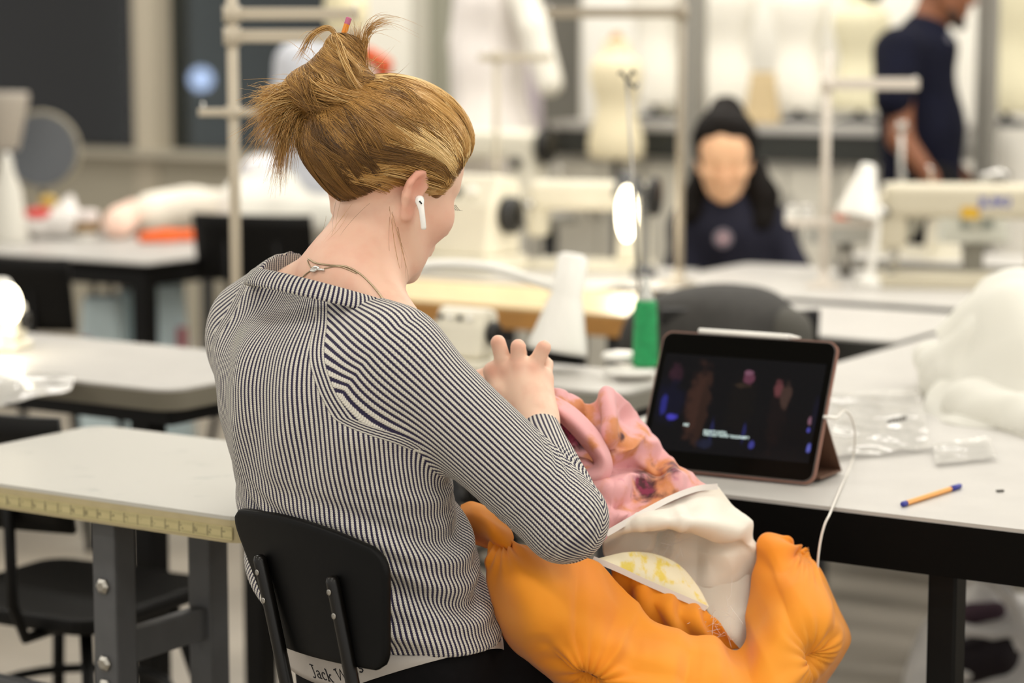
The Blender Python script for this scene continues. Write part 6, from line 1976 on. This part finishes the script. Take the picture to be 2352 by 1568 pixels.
patch('printed_fold', [
 [(1258, 902, 3.0), (1318, 935, 2.985), (1372, 985, 2.975), (1402, 1035, 2.97), (1408, 1078, 2.965), (1385, 1112, 2.955), (1340, 1118, 2.955), (1290, 1095, 2.97)],
 [(1262, 922, 2.965), (1316, 960, 2.95), (1362, 1008, 2.945), (1389, 1046, 2.94), (1392, 1076, 2.938), (1376, 1098, 2.935), (1340, 1102, 2.94), (1296, 1080, 2.955)],
 [(1264, 940, 2.968), (1310, 978, 2.953), (1350, 1022, 2.948), (1372, 1052, 2.945), (1374, 1070, 2.943), (1362, 1080, 2.943), (1338, 1080, 2.948), (1302, 1060, 2.96)],
 [(1264, 948, 2.995), (1306, 988, 2.985), (1342, 1030, 2.978), (1360, 1054, 2.975), (1362, 1064, 2.972), (1352, 1068, 2.97), (1334, 1066, 2.972), (1306, 1048, 2.98)]], 80, 28, M_pink, dr, DO, lambda u, v, P_: 0.0015 * sines(P_, 85, 4, 40, 100), 0.001)
# frayed threads at the raw edges
b = MB(DO)
r_ = np.random.default_rng(5)
for k in range(46):
    x, y = (1625 + r_.uniform(-15, 70), 1400 + r_.uniform(-20, 60)) if k < 26 else (1540 + r_.uniform(-20, 20), 1230 + r_.uniform(-20, 40))
    p_ = at(x, y, 2.90 if k < 26 else 2.955)
    b.tube([p_, p_ + r_.normal(size=3) * .008, p_ + r_.normal(size=3) * .016], .00022, 4, cap=False)
setp(b.build('loose_threads', M_tape, dr), kind='stuff')

# ------------------------------------------------------------------ on the big table
ZT = 0.74
# tablet in its folding cover
BR = atz(1864, 1113, ZT + 0.004)
e = nrm(np.array([0.875, -0.484, 0])); back = np.array([0.484, 0.875, 0])
ta = math.radians(26)
up_t = np.array([0, 0, 1]) * math.cos(ta) + back * math.sin(ta)
nn = np.cross(e, up_t); nn = nn if nn[1] < 0 else -nn     # screen side, to the sitter
WT, HT = 0.2806, 0.2149
O_t = BR - e * WT / 2
tab = thing('tablet', 'tablet showing a dark film, propped in a rose brown folding cover', 'tablet', (O_t[0], O_t[1], ZT))
off = np.array([O_t[0], O_t[1], ZT])
base = O_t + up_t * 0.003
def rrect(b, w, h, r_, d0, d1, cy=None, n=8):
    pts = []
    cy = h / 2 if cy is None else cy
    for sx, sy, a0 in ((1, -1, -90), (1, 1, 0), (-1, 1, 90), (-1, -1, 180)):
        for k in range(n + 1):
            a_ = math.radians(a0 + 90 * k / n)
            pts.append((sx * (w / 2 - r_) + r_ * math.cos(a_), cy + sy * (h / 2 - r_) + r_ * math.sin(a_)))
    N = len(pts)
    vs = [base + e * x + up_t * y + nn * d0 for x, y in pts] + [base + e * x + up_t * y + nn * d1 for x, y in pts]
    b.add(vs, [tuple(range(N)), tuple(reversed([N + k for k in range(N)]))] + [(k, N + k, N + (k + 1) % N, (k + 1) % N) for k in range(N)])
M_cover = mat('rose_brown_cover', '#8a6152', 0.55, vary=0.1)
b = MB(off); rrect(b, WT + .005, HT + .005, .016, -.006, .0005, HT / 2); b.build('back_cover', M_cover, tab)
b = MB(off); rrect(b, WT + .001, HT + .001, .0155, -.004, .0022, HT / 2); b.build('rim', mat('space_grey_metal', '#5a5552', 0.35, metal=0.7), tab)
b = MB(off); rrect(b, WT - .002, HT - .002, .0145, .001, .0028, HT / 2); b.build('bezel', mat('black_glass', '#030303', 0.12, spec=0.12), tab)
def screen_mat():
    m = bpy.data.materials.new('film_screen'); m.use_nodes = True
    t = NT(m)
    sp = t.n('ShaderNodeSeparateXYZ'); t.l(t.attr('uvw').outputs['Vector'], sp.inputs[0])
    x, y = sp.outputs[0], sp.outputs[1]
    nz_ = t.noise(70, 3.0)
    col = lin('#07070b')
    # soft patches of the film picture: x, y, half width, half height, colour
    for (cx_, cy_, hw, hh, c) in ((.26, .50, .075, .44, '#33201a'), (.30, .40, .03, .36, '#291a15'), (.09, .80, .05, .11, '#2c1822'), (.08, .5, .10, .26, '#0a0b1c'), (.05, .46, .022, .12, '#23246a'), (.12, .34, .04, .04, '#3b36a0'),
                                  (.53, .52, .10, .32, '#0c0a0b'), (.55, .80, .032, .075, '#57303f'), (.545, .86, .03, .03, '#6a4656'), (.52, .72, .05, .03, '#2a2019'), (.76, .45, .06, .40, '#110b0d'), (.745, .72, .032, .10, '#593134'), (.79, .66, .035, .15, '#3a2a25'),
                                  (.965, .42, .018, .05, '#73505e'), (.965, .33, .012, .03, '#3c3c8c'), (.985, .16, .016, .06, '#5457a5'), (.985, .50, .02, .2, '#0c0c1a'), (.38, .25, .012, .14, '#1a1c40'), (.58, .25, .012, .12, '#1c1e4a'), (.64, .13, .02, .05, '#34347a'), (.35, .10, .05, .06, '#171a2c')):
        dx = t.math('DIVIDE', t.math('SUBTRACT', x, cx_), hw)
        dy = t.math('DIVIDE', t.math('SUBTRACT', y, cy_), hh)
        d = t.math('ADD', t.math('MULTIPLY', dx, dx), t.math('MULTIPLY', dy, dy))
        f = t.smooth(t.math('ADD', d, t.math('MULTIPLY', t.math('SUBTRACT', nz_, 0.5), 2.2)), 1.3, 0.2)
        col = t.mix(f, col, lin(c))
    t.b.inputs['Base Color'].default_value = (0.004, 0.004, 0.004, 1)
    t.l(col, t.b.inputs['Emission Color'])
    t.b.inputs['Emission Strength'].default_value = 1.0
    t.b.inputs['Roughness'].default_value = 0.12
    t.b.inputs['Specular IOR Level'].default_value = 0.12
    return m
vs, uv = [], []
sw, s0, s1 = WT * .93, HT * .13, HT * .84
for j in range(2):
    for i in range(2):
        vs.append(base + e * (-sw / 2 + sw * i) + up_t * (s0 + (s1 - s0) * j) + nn * .0031); uv.append((i, j, 0))
me = np_mesh('screen', np.array(vs) - off, np.array([[0, 1, 3, 2]]))
put_attr(me, 'uvw', np.array(uv))
scr = link('screen', me, screen_mat(), tab)
def text_on(body_, x0, y0, size, mt, parent, nm='subtitle'):
    cu = bpy.data.curves.new('txt', 'FONT'); cu.body = body_; cu.size = size; cu.extrude = 0.0001; cu.space_line = 0.85
    to = bpy.data.objects.new('txt', cu); COL.objects.link(to)
    bpy.context.view_layer.update()
    me = bpy.data.meshes.new_from_object(to.evaluated_get(bpy.context.evaluated_depsgraph_get()))
    bpy.data.objects.remove(to)
    for v in me.vertices:
        q = base + e * (x0 + v.co.x) + up_t * (y0 + v.co.y) + nn * (.0034 + v.co.z)
        v.co = Vector(q - off)
    me.materials.clear()
    return link(nm, me, mt, parent, label='pale film subtitle')
M_sub = mat('subtitle_white', '#cfe6e6', 0.5, emit='#cfe8e8', estr=0.75)
text_on("WHAT'S WITH\nTHE LAST NAME \"GOLDNER\"?", -WT * .5 + WT * .345, HT * .282, 0.0056, M_sub, scr)
text_on("ME?", -WT * .5 + WT * .222, HT * .315, 0.0056, M_sub, scr)
# cover folded to a triangular prop
pb0 = base + up_t * .10 - nn * .008
foot = np.array([O_t[0], O_t[1], ZT + .003]) + back * .122
b = MB(off)
hw = WT / 2
for (q0, q1) in ((pb0, foot), (foot, base + back * .035 + np.array([0, 0, -.001]))):
    vs = []
    for s_ in (-hw, hw):
        for q in (q0, q1):
            for dz in (0, .0035):
                vs.append(q + e * s_ + np.array([0, 0, dz]))
    b.add(vs, [(0, 1, 3, 2), (4, 6, 7, 5), (0, 4, 5, 1), (2, 3, 7, 6), (1, 5, 7, 3), (0, 2, 6, 4)])
b.build('cover_prop', mat('brown_cover_inside', '#6b4d3c', 0.6), tab)
# stylus on the top edge
sp0 = base + up_t * (HT + .0055) + e * (-WT / 2 + .055); sp1 = sp0 + e * .166
sty = thing('stylus', 'white stylus lying along the top edge of the tablet', 'stylus', sp0)
dd_ = e
b = MB(sp0); b.tube([sp0, sp0 + dd_ * .001, sp0 + dd_ * .148], [.0030, .0044, .0044], 18); b.build('barrel', M_white_pl, sty, smooth=True)
b = MB(sp0); b.tube([sp0 + dd_ * .148, sp0 + dd_ * .160, sp1], [.0044, .0022, .0008], 18); b.build('tip', mat('stylus_tip', '#f4f2ec', 0.4), sty, smooth=True)
# charging cable
plug = base + e * (WT / 2 + .004) + up_t * (HT * .47)
ca = thing('charging_cable', 'white charging cable from the tablet over the table edge', 'cable', plug)
b = MB(plug); b.tube([plug - e * .004, plug + e * .017], [.0048, .0044], 12, flat=.6); b.build('connector', M_white_pl, ca, smooth=True)
z_ = lambda x, y: atz(x, y, ZT + .003)
pts = [plug + e * .016, at(1940, 943, 3.345), at(1957, 962, 3.38), at(1964, 1005, 3.43), z_(1957, 1060), z_(1935, 1110), z_(1912, 1165)]
ed = z_(1905, 1182)
pts += [ed, at(1894, 1205, ed[1] - .012), at(1884, 1245, ed[1] - .016), at(1878, 1300, ed[1] - .02), at(1875, 1400, ed[1] - .02), at(1882, 1520, ed[1]), at(1905, 1640, ed[1])]
b = MB(plug); b.tube(cr(pts, 90), .0018, 10); b.build('cord', mat('white_cord', '#dcd8d0', 0.5), ca, smooth=True)
# pen
q0, q1 = z_(2072, 1160), z_(2206, 1117)
q0[2] = q1[2] = ZT + .0042
dp = nrm(q1 - q0); Lp = np.linalg.norm(q1 - q0)
pn = thing('pen', 'orange barrelled pen with blue cap and end lying on the big table', 'pen', q0)
b = MB(q0); b.cyl(q0 + dp * .010, q0 + dp * (Lp - .030), .0038, seg=6); b.build('barrel', mat('pen_orange', '#e8a455', 0.4), pn)
M_blue = mat('pen_blue', '#2b3290', 0.35)
b = MB(q0); b.tube([q0, q0 + dp * .002, q0 + dp * .011], [.0030, .0040, .0041], 14); b.build('end_plug', M_blue, pn, smooth=True)
b = MB(q0); b.tube([q0 + dp * (Lp - .031), q0 + dp * (Lp - .003), q0 + dp * Lp], [.0041, .0040, .0030], 14); b.build('cap', M_blue, pn, smooth=True)
q = z_(2297, 1125)
sc_ = thing('scrap', 'tiny dark scrap on the big table right of the pen', 'scrap', (q[0], q[1], ZT))
b = MB(); b.box((0, 0, .002), (.012, .004, .003), .2); b.build('snippet', mat('dark_scrap', '#4a4640', 0.6), sc_, bevel=.0008)
# clear crumpled wrapper
M_film = bpy.data.materials.new('clear_film'); M_film.use_nodes = True
t = NT(M_film)
tr1 = t.n('ShaderNodeBsdfTransparent'); g1 = t.n('ShaderNodeBsdfGlossy'); g1.inputs['Roughness'].default_value = .08
d1 = t.n('ShaderNodeBsdfDiffuse'); d1.inputs[0].default_value = lin('#f2f0ea')
f1_ = t.n('ShaderNodeFresnel'); f1_.inputs[0].default_value = 1.33
m1, m2 = t.n('ShaderNodeMixShader'), t.n('ShaderNodeMixShader')
m1.inputs[0].default_value = .30
t.l(tr1.outputs[0], m1.inputs[1]); t.l(d1.outputs[0], m1.inputs[2])
t.l(t.math('MULTIPLY', f1_.outputs[0], 0.7), m2.inputs[0]); t.l(m1.outputs[0], m2.inputs[1]); t.l(g1.outputs[0], m2.inputs[2])
t.l(m2.outputs[0], t.t.nodes['Material Output'].inputs[0])
def film(label, quad, seed, amp=.012, nm='plastic_wrapper', n=46):
    P_ = [atz(x, y, ZT) for x, y in quad]
    o = np.mean(P_, axis=0)
    r = thing(nm, label, 'plastic wrapper', o)
    g = np.zeros((n, n, 3))
    for j in range(n):
        for i in range(n):
            u, v = i / (n - 1), j / (n - 1)
            g[j, i] = P_[0] * (1 - u) * (1 - v) + P_[1] * u * (1 - v) + P_[2] * u * v + P_[3] * (1 - u) * v
    V = g.reshape(-1, 3)
    s1 = np.abs(sines(V, seed, 6, 25, 90)); s2 = sines(V, seed + 1, 5, 60, 200)
    V[:, 2] = ZT + .002 + amp * np.clip(s1 * .8 + .25 * s2 + .1, 0, 3)
    i_ = np.arange(n * n).reshape(n, n)
    Q_ = np.stack([i_[:-1, :-1], i_[:-1, 1:], i_[1:, 1:], i_[1:, :-1]], -1).reshape(-1, 4)
    link('film', np_mesh('film', V - o, Q_), M_film, r)
    return r, o
w1, o = film('crumpled clear wrapper with small dark print beside the charging cable', [(1915, 1060), (2140, 1040), (2110, 905), (1905, 905)], 4, .016)
b = MB(o)
for k in range(6):
    q = atz(2042 + k * 7.5, 968 - k * 1.6, ZT + .03); b.box(q, (.0038, .002, .006), GRID)
b.build('printed_mark', mat('dark_print', '#3f3d38', .6), w1)
film('small clear wrapper piece in front of the white tulle', [(2150, 1075), (2290, 1060), (2270, 1010), (2140, 1025)], 9, .010)

# white tulle heap
tO = atz(2290, 940, ZT)
tu = thing('tulle_heap', 'big heap of white tulle on the right end of the big table', 'fabric', tO)
M_tulle = bpy.data.materials.new('white_tulle'); M_tulle.use_nodes = True
t = NT(M_tulle)
t.b.inputs['Base Color'].default_value = lin('#f4f3ec'); t.b.inputs['Roughness'].default_value = .7
tl_ = t.n('ShaderNodeBsdfTranslucent'); tl_.inputs[0].default_value = lin('#f1efe6')
tr_2 = t.n('ShaderNodeBsdfTransparent')
m1, m2 = t.n('ShaderNodeMixShader'), t.n('ShaderNodeMixShader')
m1.inputs[0].default_value = .4; 
lw_ = t.n('ShaderNodeLayerWeight'); lw_.inputs[0].default_value = .35
t.l(t.math('MULTIPLY', t.math('SUBTRACT', 1.0, lw_.outputs['Facing']), .30), m2.inputs[0])
t.l(t.b.outputs[0], m1.inputs[1]); t.l(tl_.outputs[0], m1.inputs[2]); t.l(m1.outputs[0], m2.inputs[1]); t.l(tr_2.outputs[0], m2.inputs[2])
t.l(m2.outputs[0], t.t.nodes['Material Output'].inputs[0])
A = lambda x, y, Y: at(x, y, Y)
floorcut = fn(lambda P: ZT + .001 - P[:, 2], (0, 0, 0), (0, 0, 0), op=0)
blob('tulle', [rc(A(2330, 720, 4.25), .085, A(2420, 760, 4.2), .13, .05), rc(A(2330, 830, 4.1), .12, A(2460, 900, 4.0), .16, .06), rc(A(2270, 850, 4.2), .085, A(2300, 940, 4.0), .06, .05), rc(A(2140, 820, 4.25), .040, A(2165, 870, 4.12), .045, .03),
               rc(A(2200, 870, 4.1), .055, A(2240, 960, 3.85), .025, .05), rc(A(2260, 960, 3.9), .05, A(2420, 1010, 3.7), .06, .06), floorcut],
     .009, M_tulle, tu, tO, 2, disp=lambda V: .012 * sines(V, 91, 7, 12, 50) + .010 * (np.abs(sines(V, 92, 6, 25, 80)) - .4))
gg = [[(2150, 760, 4.22), (2200, 690, 4.22), (2262, 640, 4.22), (2330, 618, 4.22), (2420, 640, 4.2)], [(2160, 800, 4.14), (2215, 740, 4.10), (2275, 690, 4.08), (2345, 670, 4.06), (2430, 690, 4.05)], [(2175, 850, 4.06), (2225, 820, 4.0), (2285, 780, 3.96), (2355, 760, 3.93), (2440, 780, 3.92)], [(2130, 910, 4.0), (2200, 905, 3.93), (2280, 890, 3.88), (2360, 880, 3.84), (2450, 880, 3.82)], [(2110, 960, 3.92), (2190, 980, 3.80), (2280, 985, 3.76), (2370, 985, 3.72), (2460, 985, 3.7)]]
patch('tulle_layer', gg, 80, 70, M_tulle, tu, tO, lambda u, v, P_: .010 * sines(P_, 95, 6, 20, 70), .001)
# bag on the floor under the table
o = atz(2300, 1600, 0.0)
fb_ = thing('plastic_bag', 'whitish plastic bag with dark cloth in it on the floor under the big table', 'bag', o)
B2 = lambda x, y, d=0.0: at(x, y, o[1] + d)
M_bag = mat('milky_bag', '#f3eee8', 0.35, vary=.2, vscale=12)
blob('bag', [rc(B2(2240, 1400), .05, B2(2250, 1340), .035, .04), rc(B2(2200, 1480), .09, B2(2360, 1470), .10, .05), rc(B2(2190, 1580), .11, B2(2400, 1560), .14, .06)] + [rc(B2(a_[0], a_[1], -.17), .014, B2(b_[0], b_[1], -.17), .014, .012) for L_ in (((2168, 1375), (2225, 1322), (2268, 1314), (2312, 1362), (2350, 1425)), ((2165, 1478), (2215, 1446), (2285, 1456), (2360, 1446)), ((2165, 1505), (2215, 1548), (2265, 1532), (2370, 1462))) for a_, b_ in zip(L_[:-1], L_[1:])] + [fn(lambda P: -P[:, 2], (0, 0, 0), (0, 0, 0), op=0)], .012, M_bag, fb_, o, 1, disp=lambda V: .012 * sines(V, 17, 7, 14, 50))
blob('dark_cloth', [rc(B2(2220, 1520, -.14), .05, B2(2285, 1500, -.15), .05, .03)], .01, mat('wine_dark_cloth', '#1d1117', .8), fb_, o, 1, disp=lambda V: .006 * sines(V, 18, 5, 30, 70))
blob('dark_cloth', [rc(B2(2230, 1410, -.06), .025, B2(2290, 1400, -.07), .022, .02)], .008, mat('plum_cloth', '#4b3540', .8), fb_, o, 1, disp=lambda V: .004 * sines(V, 19, 5, 40, 90))
